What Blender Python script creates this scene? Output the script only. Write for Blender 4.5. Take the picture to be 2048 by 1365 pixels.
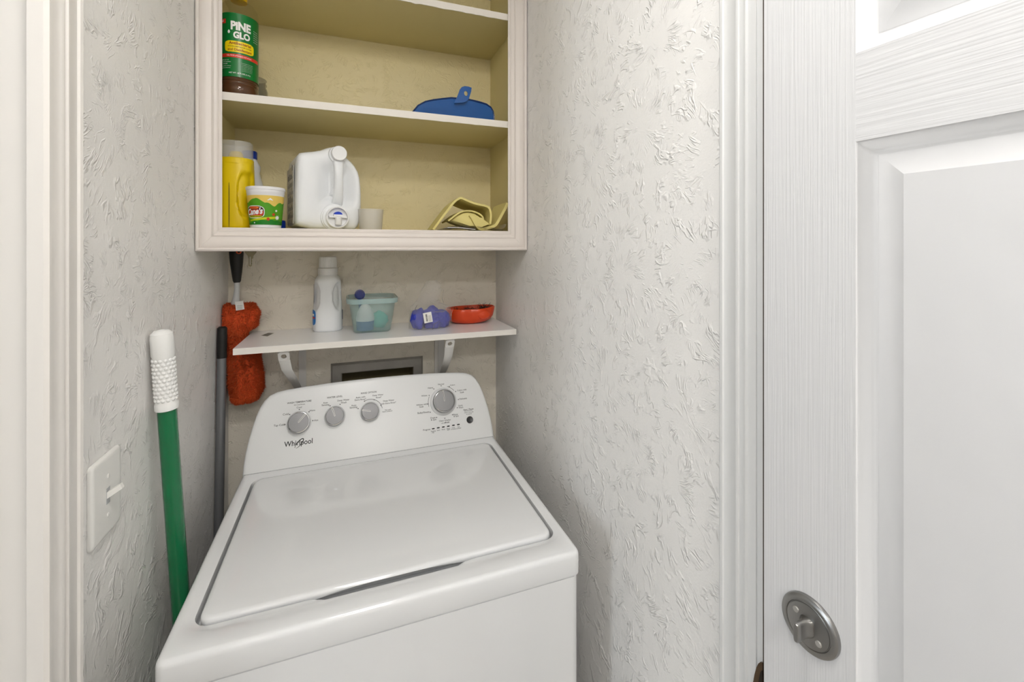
import bpy, bmesh, math, random
from mathutils import Vector, Matrix, noise
for o in list(bpy.data.objects): bpy.data.objects.remove(o)
scene = bpy.context.scene
col = scene.collection
R = math.radians
random.seed(7)

# ------------------------------------------------------------------ camera
E = 1.52                      # eye height above the floor
F, YAW, HOR = 879.37, 0.3525, 493.8
cam = bpy.data.cameras.new('camera'); cam_o = bpy.data.objects.new('camera', cam); col.objects.link(cam_o)
cam_o.location = (0, 0, E); cam_o.rotation_euler = (R(90), 0, -YAW)
cam.sensor_width = 36; cam.lens = F*36/2048; cam.shift_y = (HOR-682.5)/2048; cam.clip_start = .02
scene.camera = cam_o
# ------------------------------------------------------------------ world and exposure
w = bpy.data.worlds.new('world'); scene.world = w; w.use_nodes = True
w.node_tree.nodes['Background'].inputs[0].default_value = (.8, .85, .9, 1)
w.node_tree.nodes['Background'].inputs[1].default_value = .15
scene.view_settings.view_transform = 'Standard'; scene.view_settings.look = 'None'
scene.view_settings.gamma = 1; scene.view_settings.use_curve_mapping = False
scene.view_settings.exposure = 0.04
LAMP_XY = (.05, .13); LAMP_POWER = 36.0; FILL_POWER = 74.0; FILL_LAMP_XY = (.08, -1.15)
# daylight from the window of the room beyond the left doorway
WIN_Y, WIN_Z, WIN_X, WIN_W, WIN_H = -.25, 1.35, -2.6, .62, 1.3
ld_ = bpy.data.lights.new('window_daylight', 'AREA'); ld_.shape = 'RECTANGLE'; ld_.size = WIN_W; ld_.size_y = WIN_H; ld_.energy = 25; ld_.color = (.86, .93, 1)
lo_ = bpy.data.objects.new('window_daylight', ld_); col.objects.link(lo_); lo_.location = (WIN_X-.07, WIN_Y, WIN_Z); lo_.rotation_euler = (R(90), 0, R(-90))

# ------------------------------------------------------------------ measured planes (metres, camera above the origin)
XL, XR, YF, YB = -.3606, .5255, 1.2836, 1.6084
ZB_OUT, ZB_IN = E-.012, E+.049
S2T, S2B, S1T, S1B = E+.3944, E+.3745, E+.7322, E+.7125
XIL, XIR, XCL, XCR = -.3042, .4638, -.342, .502
CEIL = 2.462
WX, WY, WD, WZ, WW = .0814, .7734, .5632, E-.6057, .70

def ray(px, py):
    xc = (px-1024)/F; zz = (HOR-py)/F; c, s = math.cos(YAW), math.sin(YAW)
    return Vector((xc*c+s, c-xc*s, zz))
EYE = Vector((0, 0, E))
def hit(px, py, p, n):
    d = ray(px, py); p = Vector(p); n = Vector(n)
    return EYE + d*((p-EYE).dot(n)/d.dot(n))
def atY(px, py, Y): return hit(px, py, (0, Y, 0), (0, 1, 0))
def atX(px, py, X): return hit(px, py, (X, 0, 0), (1, 0, 0))
def atZ(px, py, Z): return hit(px, py, (0, 0, Z), (0, 0, 1))

# ------------------------------------------------------------------ materials
def lin(c):
    return tuple(((v/255)/12.92 if v/255 <= .04045 else ((v/255+.055)/1.055)**2.4) for v in c)
MATS = {}
def mat(name, rgb, rough=.5, metal=0, alpha=1, trans=0, spec=.5, coat=0, bump=None, aniso=0, ior=1.45, sss=0, mottle=0):
    m = bpy.data.materials.new(name); m.use_nodes = True
    nt = m.node_tree; b = nt.nodes['Principled BSDF']
    b.inputs['Base Color'].default_value = (*lin(rgb), 1)
    b.inputs['Roughness'].default_value = rough; b.inputs['Metallic'].default_value = metal
    b.inputs['Alpha'].default_value = alpha; b.inputs['Transmission Weight'].default_value = trans
    b.inputs['Specular IOR Level'].default_value = spec; b.inputs['Coat Weight'].default_value = coat
    b.inputs['IOR'].default_value = ior
    if aniso: b.inputs['Anisotropic'].default_value = aniso
    if sss:
        b.inputs['Subsurface Weight'].default_value = sss; b.inputs['Subsurface Radius'].default_value = (.01, .01, .01)
    tc = nt.nodes.new('ShaderNodeTexCoord')
    if mottle:
        nz = nt.nodes.new('ShaderNodeTexNoise'); nz.inputs['Scale'].default_value = 9; nz.inputs['Detail'].default_value = 5
        rp = nt.nodes.new('ShaderNodeValToRGB'); c = lin(rgb)
        rp.color_ramp.elements[0].position = .3; rp.color_ramp.elements[1].position = .75
        rp.color_ramp.elements[0].color = (*[v*(1-mottle) for v in c], 1); rp.color_ramp.elements[1].color = (*c, 1)
        nt.links.new(tc.outputs['Object'], nz.inputs['Vector']); nt.links.new(nz.outputs['Fac'], rp.inputs['Fac'])
        nt.links.new(rp.outputs['Color'], b.inputs['Base Color'])
    if bump:
        sc, st, dist = bump[0], bump[1], bump[2]
        mp = nt.nodes.new('ShaderNodeMapping'); nz = nt.nodes.new('ShaderNodeTexNoise'); bp = nt.nodes.new('ShaderNodeBump')
        mp.inputs['Scale'].default_value = sc if isinstance(sc, tuple) else (sc, sc, sc)
        nz.inputs['Scale'].default_value = 1; nz.inputs['Detail'].default_value = 3
        bp.inputs['Strength'].default_value = st; bp.inputs['Distance'].default_value = dist
        nt.links.new(tc.outputs['Object'], mp.inputs['Vector']); nt.links.new(mp.outputs['Vector'], nz.inputs['Vector'])
        nt.links.new(nz.outputs['Fac'], bp.inputs['Height']); nt.links.new(bp.outputs['Normal'], b.inputs['Normal'])
    MATS[name] = m; return m

def stomp(name, rgb, axes, strength=.8, scale=6.0, rough=.38):
    """painted drywall with brush-stomped radiating ridges"""
    m = mat(name, rgb, rough, spec=.4); nt = m.node_tree; N = nt.nodes; L = nt.links
    b = N['Principled BSDF']; tc = next(n for n in N if n.type == 'TEX_COORD')
    def math_(op, a, c=None, clamp=False):
        n = N.new('ShaderNodeMath'); n.operation = op; n.use_clamp = clamp
        for i, v in enumerate((a, c)):
            if v is None: continue
            if isinstance(v, (int, float)): n.inputs[i].default_value = v
            else: L.new(v, n.inputs[i])
        return n.outputs[0]
    sp = N.new('ShaderNodeSeparateXYZ'); L.new(tc.outputs['Object'], sp.inputs[0])
    cb = N.new('ShaderNodeCombineXYZ')
    L.new(sp.outputs[axes[0]], cb.inputs[0]); L.new(sp.outputs[axes[1]], cb.inputs[1])
    wn = N.new('ShaderNodeTexNoise'); wn.inputs['Scale'].default_value = 11; wn.inputs['Detail'].default_value = 2
    L.new(cb.outputs[0], wn.inputs['Vector'])
    wv = N.new('ShaderNodeVectorMath'); wv.operation = 'MULTIPLY_ADD'
    L.new(wn.outputs['Color'], wv.inputs[0]); wv.inputs[1].default_value = (.05, .05, 0); L.new(cb.outputs[0], wv.inputs[2])
    def layer(scale_, off, kang):
        sh = N.new('ShaderNodeVectorMath'); sh.operation = 'ADD'; L.new(wv.outputs[0], sh.inputs[0]); sh.inputs[1].default_value = off
        vo = N.new('ShaderNodeTexVoronoi'); vo.voronoi_dimensions = '2D'; vo.inputs['Scale'].default_value = scale_
        L.new(sh.outputs[0], vo.inputs['Vector'])
        df = N.new('ShaderNodeVectorMath'); df.operation = 'SUBTRACT'; L.new(sh.outputs[0], df.inputs[0]); L.new(vo.outputs['Position'], df.inputs[1])
        ln = N.new('ShaderNodeVectorMath'); ln.operation = 'LENGTH'; L.new(df.outputs[0], ln.inputs[0])
        nm = N.new('ShaderNodeVectorMath'); nm.operation = 'NORMALIZE'; L.new(df.outputs[0], nm.inputs[0])
        s2 = N.new('ShaderNodeSeparateXYZ'); L.new(nm.outputs[0], s2.inputs[0]); c2 = N.new('ShaderNodeCombineXYZ')
        L.new(math_('MULTIPLY', s2.outputs[0], kang), c2.inputs[0]); L.new(math_('MULTIPLY', s2.outputs[1], kang), c2.inputs[1])
        L.new(math_('MULTIPLY', ln.outputs['Value'], 19), c2.inputs[2])
        of = N.new('ShaderNodeVectorMath'); of.operation = 'MULTIPLY_ADD'
        L.new(vo.outputs['Color'], of.inputs[0]); of.inputs[1].default_value = (40, 40, 40); L.new(c2.outputs[0], of.inputs[2])
        nz = N.new('ShaderNodeTexNoise'); nz.inputs['Scale'].default_value = 1; nz.inputs['Detail'].default_value = 2; nz.inputs['Roughness'].default_value = .55
        L.new(of.outputs[0], nz.inputs['Vector'])
        line = math_('ABSOLUTE', math_('SUBTRACT', nz.outputs['Fac'], .5))
        rg_ = math_('SUBTRACT', 1, math_('MULTIPLY', line, 19), True); rg_ = math_('MULTIPLY', rg_, math_('SUBTRACT', 2, rg_))
        return math_('MULTIPLY', rg_, math_('MULTIPLY', math_('SUBTRACT', ln.outputs['Value'], .016), 40, True))
    ridge = math_('MAXIMUM', layer(scale, (0, 0, 0), 5.2), math_('MULTIPLY', layer(scale*1.15, (3.37, 1.91, 0), 4.8), .6))
    mk = N.new('ShaderNodeTexNoise'); mk.inputs['Scale'].default_value = 30; mk.inputs['Detail'].default_value = 2
    L.new(cb.outputs[0], mk.inputs['Vector'])
    mask = math_('MULTIPLY', math_('SUBTRACT', mk.outputs['Fac'], .475), 7, True)
    h = math_('MULTIPLY', ridge, mask)
    fn = N.new('ShaderNodeTexNoise'); fn.inputs['Scale'].default_value = 260; fn.inputs['Detail'].default_value = 2
    L.new(cb.outputs[0], fn.inputs['Vector'])
    h = math_('ADD', h, math_('MULTIPLY', fn.outputs['Fac'], .22))
    bp = N.new('ShaderNodeBump'); bp.inputs['Strength'].default_value = strength; bp.inputs['Distance'].default_value = .0022
    L.new(h, bp.inputs['Height']); L.new(bp.outputs[0], b.inputs['Normal'])
    return m

PAINT = (240, 238, 235)
stomp('wall_paint_side', PAINT, (1, 2)); stomp('wall_paint_back', (240, 233, 219), (0, 2))
stomp('cream_wall_paint', (230, 216, 168), (0, 2), .5)
mat('ceiling_paint', (243, 242, 240), .8)
mat('floor_tile', (196, 190, 182), .4, bump=(30, .1, .001), mottle=.15)
mat('trim_paint', (234, 230, 225), .35, bump=((25, 25, 8), .12, .001))
mat('frame_paint', (229, 221, 214), .38, bump=((30, 30, 12), .18, .001), mottle=.04)
mat('door_trim_paint', (220, 220, 219), .35, bump=((25, 25, 5), .1, .001))
mat('shelf_paint', (220, 206, 150), .5, bump=(40, .15, .001))
mat('shelf_edge_paint', (232, 226, 217), .5, bump=(40, .3, .001))
mat('door_stile_paint', (210, 210, 211), .4, bump=((420, 420, 5), .55, .0012))
mat('door_rail_paint', (210, 210, 211), .4, bump=((5, 5, 230), .55, .0018))
mat('door_moulding_paint', (210, 210, 211), .38, bump=((260, 260, 8), .15, .001))
mat('door_panel_paint', (210, 210, 211), .42, bump=((24, 24, 9), .5, .003))
mat('washer_enamel', (231, 232, 233), .10, coat=.4, bump=(500, .02, .0003))
mat('washer_plastic', (228, 229, 229), .3)
mat('grey_plastic', (180, 182, 183), .4)  # mid grey for the console seam and switch slot
mat('print_grey', (78, 78, 80), .5); mat('print_black', (22, 22, 24), .45)
mat('knob_face', (132, 132, 134), .5, .8, bump=(300, .05, .0003)); mat('chrome', (190, 191, 193), .12, 1)
mat('knob_skirt', (120, 121, 123), .3, .5)
mat('knob_collar', (214, 215, 216), .35)
mat('button_black', (40, 40, 42), .3)
mat('nickel', (158, 157, 155), .3, 1, aniso=.5, bump=((60, 60, 60), .05, .0003)); mat('nickel_bright', (190, 188, 184), .4, .8)
mat('galvanised', (176, 172, 165), .5, .2, bump=(60, .25, .0008), mottle=.35)
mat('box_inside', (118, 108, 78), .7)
mat('melamine', (246, 245, 246), .2); mat('melamine_edge', (236, 232, 225), .35)
mat('bracket_white', (228, 226, 222), .4); mat('switch_plastic', (234, 233, 229), .3)
mat('dark_gap', (38, 30, 22), .9); mat('gap_shade_grime', (96, 84, 70), .9, mottle=.7)
mat('white_hdpe', (236, 238, 240), .38, sss=.15); mat('white_cap', (240, 240, 240), .4)
mat('yellow_hdpe', (236, 205, 6), .35, bump=(60, .03, .0005)); mat('clear_frost', (226, 226, 222), .3, alpha=.24)
mat('blue_cap', (18, 58, 170), .3); mat('spout_blue', (25, 62, 190), .35)
mat('dark_blue_line', (60, 62, 40), .5)
mat('cup_white', (236, 236, 238), .35); mat('cup_gold', (226, 194, 92), .45); mat('cup_green', (74, 150, 8), .45); mat('cup_dark_green', (10, 118, 22), .45)
mat('cup_lime', (200, 210, 10), .45); mat('cup_red', (196, 58, 16), .45); mat('cup_dark_red', (66, 20, 14), .45); mat('cup_orange', (226, 112, 40), .45)
mat('label_green', (0, 112, 44), .3); mat('label_yellow', (244, 216, 10), .35); mat('label_red', (214, 52, 34), .35); mat('label_white', (244, 242, 238), .4); mat('label_brown', (150, 60, 16), .4)
mat('pet_clear', (150, 136, 92), .08, alpha=.13); mat('pine_liquid', (74, 26, 6), .1); mat('cap_yellow', (214, 170, 10), .35)
mat('jar_glass', (120, 117, 104), .06, alpha=.36)
mat('dustpan_rim', (12, 46, 98), .25); mat('dustpan_blue', (18, 82, 152), .28, sss=0); mat('bag_clear', (225, 222, 218), .12, alpha=.16, spec=.8); mat('bag_clear_dense', (168, 160, 150), .15, alpha=.5, spec=.8)
mat('cloth_yellow', (222, 208, 134), .7, bump=(200, .1, .0006)); mat('paper_white', (235, 235, 240), .6)
mat('measure_clear', (226, 222, 212), .3, alpha=.45)
mat('tub_teal', (180, 210, 206), .25, alpha=.26); mat('tub_rim', (178, 206, 205), .25, alpha=.6)
mat('teal_cloth', (96, 196, 180), .7); mat('powder_blue', (26, 66, 150), .6); mat('navy_clear', (18, 40, 150), .1, alpha=.8)
mat('blue_cloth', (46, 58, 176), .55, bump=(160, .2, .001)); mat('red_plastic', (214, 70, 28), .3); mat('black_hair', (24, 28, 26), .8)
mat('duster_orange', (208, 76, 28), .85); mat('duster_fibre', (224, 92, 38), .8, mottle=.4)
mat('handle_black', (22, 21, 20), .45); mat('handle_grey', (206, 208, 210), .35); mat('tag_white', (232, 230, 226), .6)
mat('key_metal', (130, 122, 100), .35, .9); mat('pole_grey', (126, 127, 130), .35, .5); mat('orange_rubber', (206, 84, 40), .5)
mat('broom_green', (0, 108, 62), .2, coat=.4); mat('grip_white', (238, 238, 236), .45)
mat('label_blue', (24, 120, 200), .35); mat('label_navy', (52, 56, 110), .4); mat('label_pale', (206, 202, 192), .55); mat('label_grey', (150, 146, 138), .6)
mat('brass_dark', (96, 76, 56), .4, .9)
for nm_, pw_ in (('lamp_glass', LAMP_POWER), ('fill_lamp_glass', FILL_POWER)):
    bn = mat(nm_, (255, 252, 245), .4).node_tree.nodes['Principled BSDF']; bn.inputs['Emission Color'].default_value = (1, .982, .955, 1); bn.inputs['Emission Strength'].default_value = pw_
mat('pane_glass', (240, 245, 250), .05, alpha=.06)
mat('lamp_base', (230, 230, 228), .4)

# ------------------------------------------------------------------ mesh helpers
class MB:
    def __init__(s): s.v = []; s.f = []
    def add(s, v, f):
        o = len(s.v); s.v += [tuple(p) for p in v]; s.f += [tuple(i+o for i in q) for q in f]; return s
    def box(s, x0, x1, y0, y1, z0, z1):
        v = [(x, y, z) for z in (z0, z1) for y in (y0, y1) for x in (x0, x1)]
        return s.add(v, [(0, 2, 3, 1), (4, 5, 7, 6), (0, 1, 5, 4), (2, 6, 7, 3), (0, 4, 6, 2), (1, 3, 7, 5)])
    def rbox(s, x0, x1, y0, y1, z0, z1, r=.003, seg=2):
        bm = bmesh.new(); bmesh.ops.create_cube(bm, size=1)
        for q in bm.verts: q.co = Vector(((x0+x1)/2+q.co.x*(x1-x0), (y0+y1)/2+q.co.y*(y1-y0), (z0+z1)/2+q.co.z*(z1-z0)))
        bmesh.ops.bevel(bm, geom=bm.edges[:], offset=r, segments=seg, affect='EDGES', profile=.5)
        return s.bm(bm)
    def bm(s, bm):
        bm.verts.index_update(); s.add([q.co[:] for q in bm.verts], [[q.index for q in f.verts] for f in bm.faces]); bm.free(); return s
    def loft(s, rings, cap0=True, cap1=True, closed=True):
        n = len(rings[0]); v = [p for r in rings for p in r]; f = []
        for i in range(len(rings)-1):
            for j in range(n if closed else n-1):
                a, b = i*n+j, i*n+(j+1) % n; f.append((a, b, b+n, a+n))
        if cap0: f.append(tuple(range(n-1, -1, -1)))
        if cap1: f.append(tuple(range((len(rings)-1)*n, len(rings)*n)))
        return s.add(v, f)
    def lathe(s, prof, c=(0, 0, 0), seg=32, ax=None, sx=1, sy=1, cap0=True, cap1=True):
        M = ax.to_matrix() if hasattr(ax, 'to_matrix') else (ax or Matrix.Identity(3)); c = Vector(c)
        rings = [[c+M @ Vector((r*sx*math.cos(2*math.pi*k/seg), r*sy*math.sin(2*math.pi*k/seg), z)) for k in range(seg)] for r, z in prof]
        return s.loft(rings, cap0, cap1)
    def tube(s, pts, rad, seg=10, caps=True):
        pts = [Vector(p) for p in pts]; rings = []; up = Vector((.13, .31, .94))
        for i, p in enumerate(pts):
            d = (pts[min(i+1, len(pts)-1)]-pts[max(i-1, 0)]).normalized()
            a = d.cross(up)
            if a.length < .05: a = d.cross(Vector((1, 0, 0)))
            a.normalize(); b = a.cross(d).normalized(); up = b
            r = rad[i] if isinstance(rad, (list, tuple)) else rad
            rings.append([p+a*r*math.cos(2*math.pi*k/seg)+b*r*math.sin(2*math.pi*k/seg) for k in range(seg)])
        return s.loft(rings, caps, caps)
    def prism(s, poly, o, u, vv, n, t):
        """polygon poly (2D) on plane o,u,vv extruded by t along n"""
        o, u, vv, n = map(Vector, (o, u, vv, n)); k = len(poly)
        a = [o+u*p[0]+vv*p[1] for p in poly]; b = [p+n*t for p in a]
        return s.loft([a, b])
    def ribbon(s, path, y0, y1, th, taper=None):
        """polyline in XZ made into a sheet of thickness th between two depths"""
        n = len(path); L_, R_ = [], []
        for i in range(n):
            a = Vector(path[max(i-1, 0)]); b = Vector(path[min(i+1, n-1)]); d = (b-a).normalized(); nn = Vector((-d.y, d.x))
            L_.append(Vector(path[i])+nn*th/2); R_.append(Vector(path[i])-nn*th/2)
        ring = L_+R_[::-1]; cx = sum(p[0] for p in path)/n; zb = min(p[1] for p in path)
        rings = []
        for q in range(6):
            t = q/5; k = 1-(taper or 0)*t*t
            e = th*.35 if q == 0 else 0
            rings.append([(cx+(p.x-cx)*k, y0+(y1-y0)*t, zb+(p.y-zb)*k) for p in ring])
        return s.loft(rings)
    def build(s, name, m, parent=None, smooth=38, loc=None):
        me = bpy.data.meshes.new(name); me.from_pydata(s.v, [], s.f); me.validate(); me.update()
        bm = bmesh.new(); bm.from_mesh(me); bmesh.ops.recalc_face_normals(bm, faces=bm.faces); bm.to_mesh(me); bm.free()
        me.materials.append(MATS[m])
        if smooth:
            me.shade_smooth(); me.set_sharp_from_angle(angle=R(smooth))
        o = bpy.data.objects.new(name, me); col.objects.link(o)
        if parent is not None: o.parent = parent
        if loc is not None: o.location = loc
        return o
    def build_at(s, name, m, origin, smooth=38):
        """top-level mesh whose origin sits at its base"""
        origin = Vector(origin); s.v = [tuple(Vector(p)-origin) for p in s.v]
        return s.build(name, m, None, smooth, origin)
    def shift(s, d):
        d = Vector(d); s.v = [tuple(Vector(p)+d) for p in s.v]; return s

def tag(o, label, cat, group=None, kind=None):
    o['label'] = label; o['category'] = cat
    if group: o['group'] = group
    if kind: o['kind'] = kind
    return o
def struct(o, label=None, cat=None):
    o['kind'] = 'structure'
    if label: o['label'] = label
    if cat: o['category'] = cat
    return o
def thing(name, loc, label, cat, group=None, rz=0):
    o = bpy.data.objects.new(name, None); col.objects.link(o); o.location = loc; o.rotation_euler = (0, 0, rz); o.empty_display_size = .03
    return tag(o, label, cat, group)
def rel(mb, t):
    """express world-space mesh data in the space of an unrotated thing"""
    l = Vector(t.location); mb.v = [tuple(Vector(p)-l) for p in mb.v]; return mb

def rrect(x0, x1, y0, y1, r, nc=6, ns=8):
    pts = []
    for cx, cy, a0 in ((x1-r, y1-r, 0), (x0+r, y1-r, 90), (x0+r, y0+r, 180), (x1-r, y0+r, 270)):
        for k in range(nc+1):
            a = R(a0+90*k/nc); pts.append((cx+r*math.cos(a), cy+r*math.sin(a)))
        nx = {0: (x0+r, y1), 90: (x0, y0+r), 180: (x1-r, y0), 270: (x1, y1-r)}[a0]; p = pts[-1]
        for k in range(1, ns): pts.append((p[0]+(nx[0]-p[0])*k/ns, p[1]+(nx[1]-p[1])*k/ns))
    return pts
def sup(rx, ry, n=2.6, seg=40):
    out = []
    for k in range(seg):
        a = 2*math.pi*k/seg; c, s = math.cos(a), math.sin(a)
        out.append((rx*math.copysign(abs(c)**(2/n), c), ry*math.copysign(abs(s)**(2/n), s)))
    return out

_TC = {}
def text_data(sx, bold=0, shear=0):
    key = (sx, bold, shear)
    if key not in _TC:
        cu = bpy.data.curves.new('t', 'FONT'); cu.body = sx; cu.align_x = 'CENTER'; cu.align_y = 'CENTER'; cu.offset = bold; cu.shear = shear; cu.resolution_u = 3
        ob = bpy.data.objects.new('t', cu); col.objects.link(ob)
        me = bpy.data.meshes.new_from_object(ob.evaluated_get(bpy.context.evaluated_depsgraph_get()))
        v = [q.co.to_2d() for q in me.vertices]; f = [tuple(p.vertices) for p in me.polygons]
        bpy.data.objects.remove(ob); bpy.data.curves.remove(cu); bpy.data.meshes.remove(me)
        x0, x1 = min(p.x for p in v), max(p.x for p in v); y0, y1 = min(p.y for p in v), max(p.y for p in v)
        c = Vector(((x0+x1)/2, (y0+y1)/2)); _TC[key] = ([p-c for p in v], f, x1-x0, y1-y0)
    return _TC[key]
def put_text(mb, sx, width, fn, bold=0, shear=0, hs=1):
    v, f, wd, ht = text_data(sx, bold, shear); k = width/wd
    mb.add([fn(p.x*k, p.y*k*hs) for p in v], f)

# ================================================================== SETTING
TH = .10; Y0 = -2.1
struct(MB().box(WIN_X-.1, XR+.6, Y0-.1, YB+.2, -.1, 0).build('floor', 'floor_tile', smooth=0))
struct(MB().box(WIN_X-.1, XR+.6, Y0-.1, YB+.2, CEIL, CEIL+.1).build('ceiling', 'ceiling_paint', smooth=0))
# the daylit room beyond the left doorway
wy0, wy1, wz0, wz1 = WIN_Y-WIN_W/2, WIN_Y+WIN_W/2, WIN_Z-WIN_H/2, WIN_Z+WIN_H/2
b = MB().box(WIN_X-.1, WIN_X, Y0, wy0, 0, CEIL).box(WIN_X-.1, WIN_X, wy1, YB, 0, CEIL).box(WIN_X-.1, WIN_X, wy0, wy1, 0, wz0).box(WIN_X-.1, WIN_X, wy0, wy1, wz1, CEIL)
struct(b.build('wall_outer', 'ceiling_paint', smooth=0))
struct(MB().box(WIN_X, XL-.1, YB, YB+.1, 0, CEIL).build('wall_room', 'ceiling_paint', smooth=0))
wf = MB().box(WIN_X-.06, WIN_X+.01, wy0, wy0+.03, wz0, wz1).box(WIN_X-.06, WIN_X+.01, wy1-.03, wy1, wz0, wz1).box(WIN_X-.06, WIN_X+.01, wy0, wy1, wz0, wz0+.03).box(WIN_X-.06, WIN_X+.01, wy0, wy1, wz1-.03, wz1)
wf = struct(wf.build('window_1', 'trim_paint', smooth=0))
MB().box(WIN_X-.035, WIN_X-.031, wy0+.03, wy1-.03, wz0+.03, wz1-.03).build('pane', 'pane_glass', wf, 0)
# back wall with the hole of the washer outlet box
BX0, BX1, BZ1, BZ0 = -.028, .212, E-.425, E-.60
b = MB().box(XL-.1, BX0, YB, YB+.12, 0, CEIL).box(BX1, XR+.1, YB, YB+.12, 0, CEIL).box(BX0, BX1, YB, YB+.12, BZ1, CEIL).box(BX0, BX1, YB, YB+.12, 0, BZ0)
struct(b.build('wall_back', 'wall_paint_back', smooth=0))
LDY1, RDY1, DOORW, DOORH = .708, .432, .76, 2.03   # far sides of the two door openings
b = MB().box(XL-TH, XL, LDY1+.019, YB, 0, CEIL).box(XL-TH, XL, Y0, LDY1-DOORW, 0, CEIL).box(XL-TH, XL, LDY1-DOORW, LDY1+.002, DOORH, CEIL)
struct(b.build('wall_left', 'wall_paint_side', smooth=0))
b = MB().box(XR, XR+TH, RDY1, YB, 0, CEIL).box(XR, XR+TH, Y0, RDY1-DOORW-.03, 0, CEIL).box(XR, XR+TH, RDY1-DOORW-.03, RDY1, DOORH+.02, CEIL)
struct(b.build('wall_right', 'wall_paint_side', smooth=0))
struct(MB().box(WIN_X-.1, XR+TH, Y0-.1, Y0, 0, CEIL).build('wall_front', 'wall_paint_back', smooth=0))

def casing(name, X, sgn, prof, z1, m):
    """vertical door casing; prof = list of (Y, proud)"""
    pts = [(X+sgn*.0, prof[0][0])]+[(X+sgn*p, y) for y, p in prof]+[(X, prof[-1][0])]
    return struct(MB().loft([[(x, y, z) for x, y in pts] for z in (0, z1)]).build(name, m, smooth=30))
# left casing between the laundry nook and the left door
yl = lambda px: atX(px, 500, XL+.012).y
casing('trim_1', XL, 1, [(yl(168), .004), (yl(167), .011), (yl(164), .0135), (yl(160), .0125), (yl(158), .010), (yl(148), .0115), (yl(133), .0135),
    (yl(131), .0165), (yl(128.5), .0165), (yl(127), .0135), (yl(121), .0145), (yl(119.5), .0175), (yl(116.5), .0178), (yl(112), .0165), (yl(108), .0155), (yl(92), .0165), (yl(88), .019), (yl(84), .019), (yl(80), .015), (yl(79.5), .0)], DOORH+.06, 'trim_paint')
b = MB().box(XL-TH-.012, XL+.001, LDY1-.0, LDY1+.019, 0, DOORH).box(XL-.075, XL-.062, LDY1-.011, LDY1, 0, DOORH)
struct(b.build('trim_2', 'trim_paint', smooth=0))
# right casing and jamb
yr = lambda px: atX(px, 500, XR-.012).y
casing('trim_3', XR, -1, [(yr(1437), .0), (yr(1437.5), .011), (yr(1441), .0135), (yr(1446), .0135), (yr(1447.5), .0115), (yr(1452), .0105), (yr(1462), .011), (yr(1473), .0135), (yr(1475), .0155),
    (yr(1479), .0155), (yr(1480.5), .0135), (yr(1490), .013), (yr(1492), .0165), (yr(1496), .017), (yr(1499), .0145), (yr(1505), .0135), (yr(1511), .0145), (yr(1514), .0140), (yr(1515), .0)], DOORH+.06, 'door_trim_paint')
YJ = yr(1515)
jm = struct(MB().box(XR-.0118, XR+TH, RDY1+.0006, YJ+.003, 0, DOORH).build('trim_4', 'door_trim_paint', smooth=0))
MB().box(XR-.0116, XR+TH, RDY1-.002, RDY1+.0006, 0, DOORH).build('gap_shade_edge', 'gap_shade_grime', jm, 0)  # thin dark strip: shade of the door gap painted in, along with edge grime
st = thing('strike_plate', (XR-.0175, .4268, E-.66), 'dark bronze strike plate with rounded end on white door jamb', 'strike plate')
el = lambda ry, rz: [(ry*math.cos(R(a_)), rz*math.sin(R(a_))) for a_ in range(-90, 91, 10)]
MB().prism(el(.0195, .115), (0, 0, 0), (0, 1, 0), (0, 0, 1), (-1, 0, 0), .0015).build('plate', 'brass_dark', st)
MB().prism(el(.010, .105), (-.0016, 0, 0), (0, 1, 0), (0, 0, 1), (-1, 0, 0), .0004).build('latch_hole', 'dark_gap', st)

def panel_door(name, p0, ang, zspec, lock):
    """moulded six panel door; local x from the latch edge to the hinges, local -y is the room side"""
    W, T = DOORW-.012, .036
    root = MB().box(.002, W-.002, .010, T, .012, DOORH-.004).build(name, 'door_moulding_paint', smooth=0)
    struct(root); root.location = p0; root.rotation_euler = (0, 0, ang)
    sw = .103; cw = .105; mid = W/2
    zs = zspec
    for x0, x1 in ((0, sw), (W-sw, W)): MB().box(x0, x1, 0, .0102, .01, DOORH-.002).build('stile', 'door_stile_paint', root, 0)
    rails = [(.01, zs[0])]+[(zs[i], zs[i+1]) for i in range(1, len(zs)-1, 2)]+[(zs[-1], DOORH-.002)]
    for z0, z1 in rails: MB().box(sw, W-sw, 0.0001, .0102, z0, z1).build('rail', 'door_rail_paint', root, 0)
    for i in range(0, len(zs), 2):
        z0, z1 = zs[i], zs[i+1]
        MB().box(mid-cw/2, mid+cw/2, 0, .0102, z0, z1).build('mullion', 'door_stile_paint', root, 0)
        for x0, x1 in ((sw, mid-cw/2), (mid+cw/2, W-sw)):
            rr = lambda i_, d: [(x0+i_, d, z0+i_), (x1-i_, d, z0+i_), (x1-i_, d, z1-i_), (x0+i_, d, z1-i_)]
            MB().loft([rr(0, .0), rr(.0015, .0018), rr(.006, .0048), rr(.010, .0080), rr(.0135, .0098), rr(.017, .0100)], False, False).build('moulding', 'door_moulding_paint', root, 50)
            MB().loft([rr(.0165, .0098), rr(.022, .0092), rr(.0405, .0022)], False, True).build('panel', 'door_panel_paint', root, 20)
    return root
# right door, standing slightly ajar into the nook
ANG = R(-5.6); dirv = Vector((math.sin(R(5.6)), -math.cos(R(5.6)), 0)); X0 = .497
d = ray(1528, 500); P0 = Vector((X0, X0*d.y/d.x, 0))
nrm = Vector((-math.cos(R(5.6)), -math.sin(R(5.6)), 0))
def ondoor(px, py):
    h = hit(px, py, P0, nrm); return (h-P0).dot(dirv), h.z
zr0 = ondoor(1703, 285)[1]; zr1 = ondoor(1703, 110)[1]
door = panel_door('door_1', P0, -R(90)+R(5.6), [.24, E-.83, E-.66, zr0, zr1, DOORH-.11], True)
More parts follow.
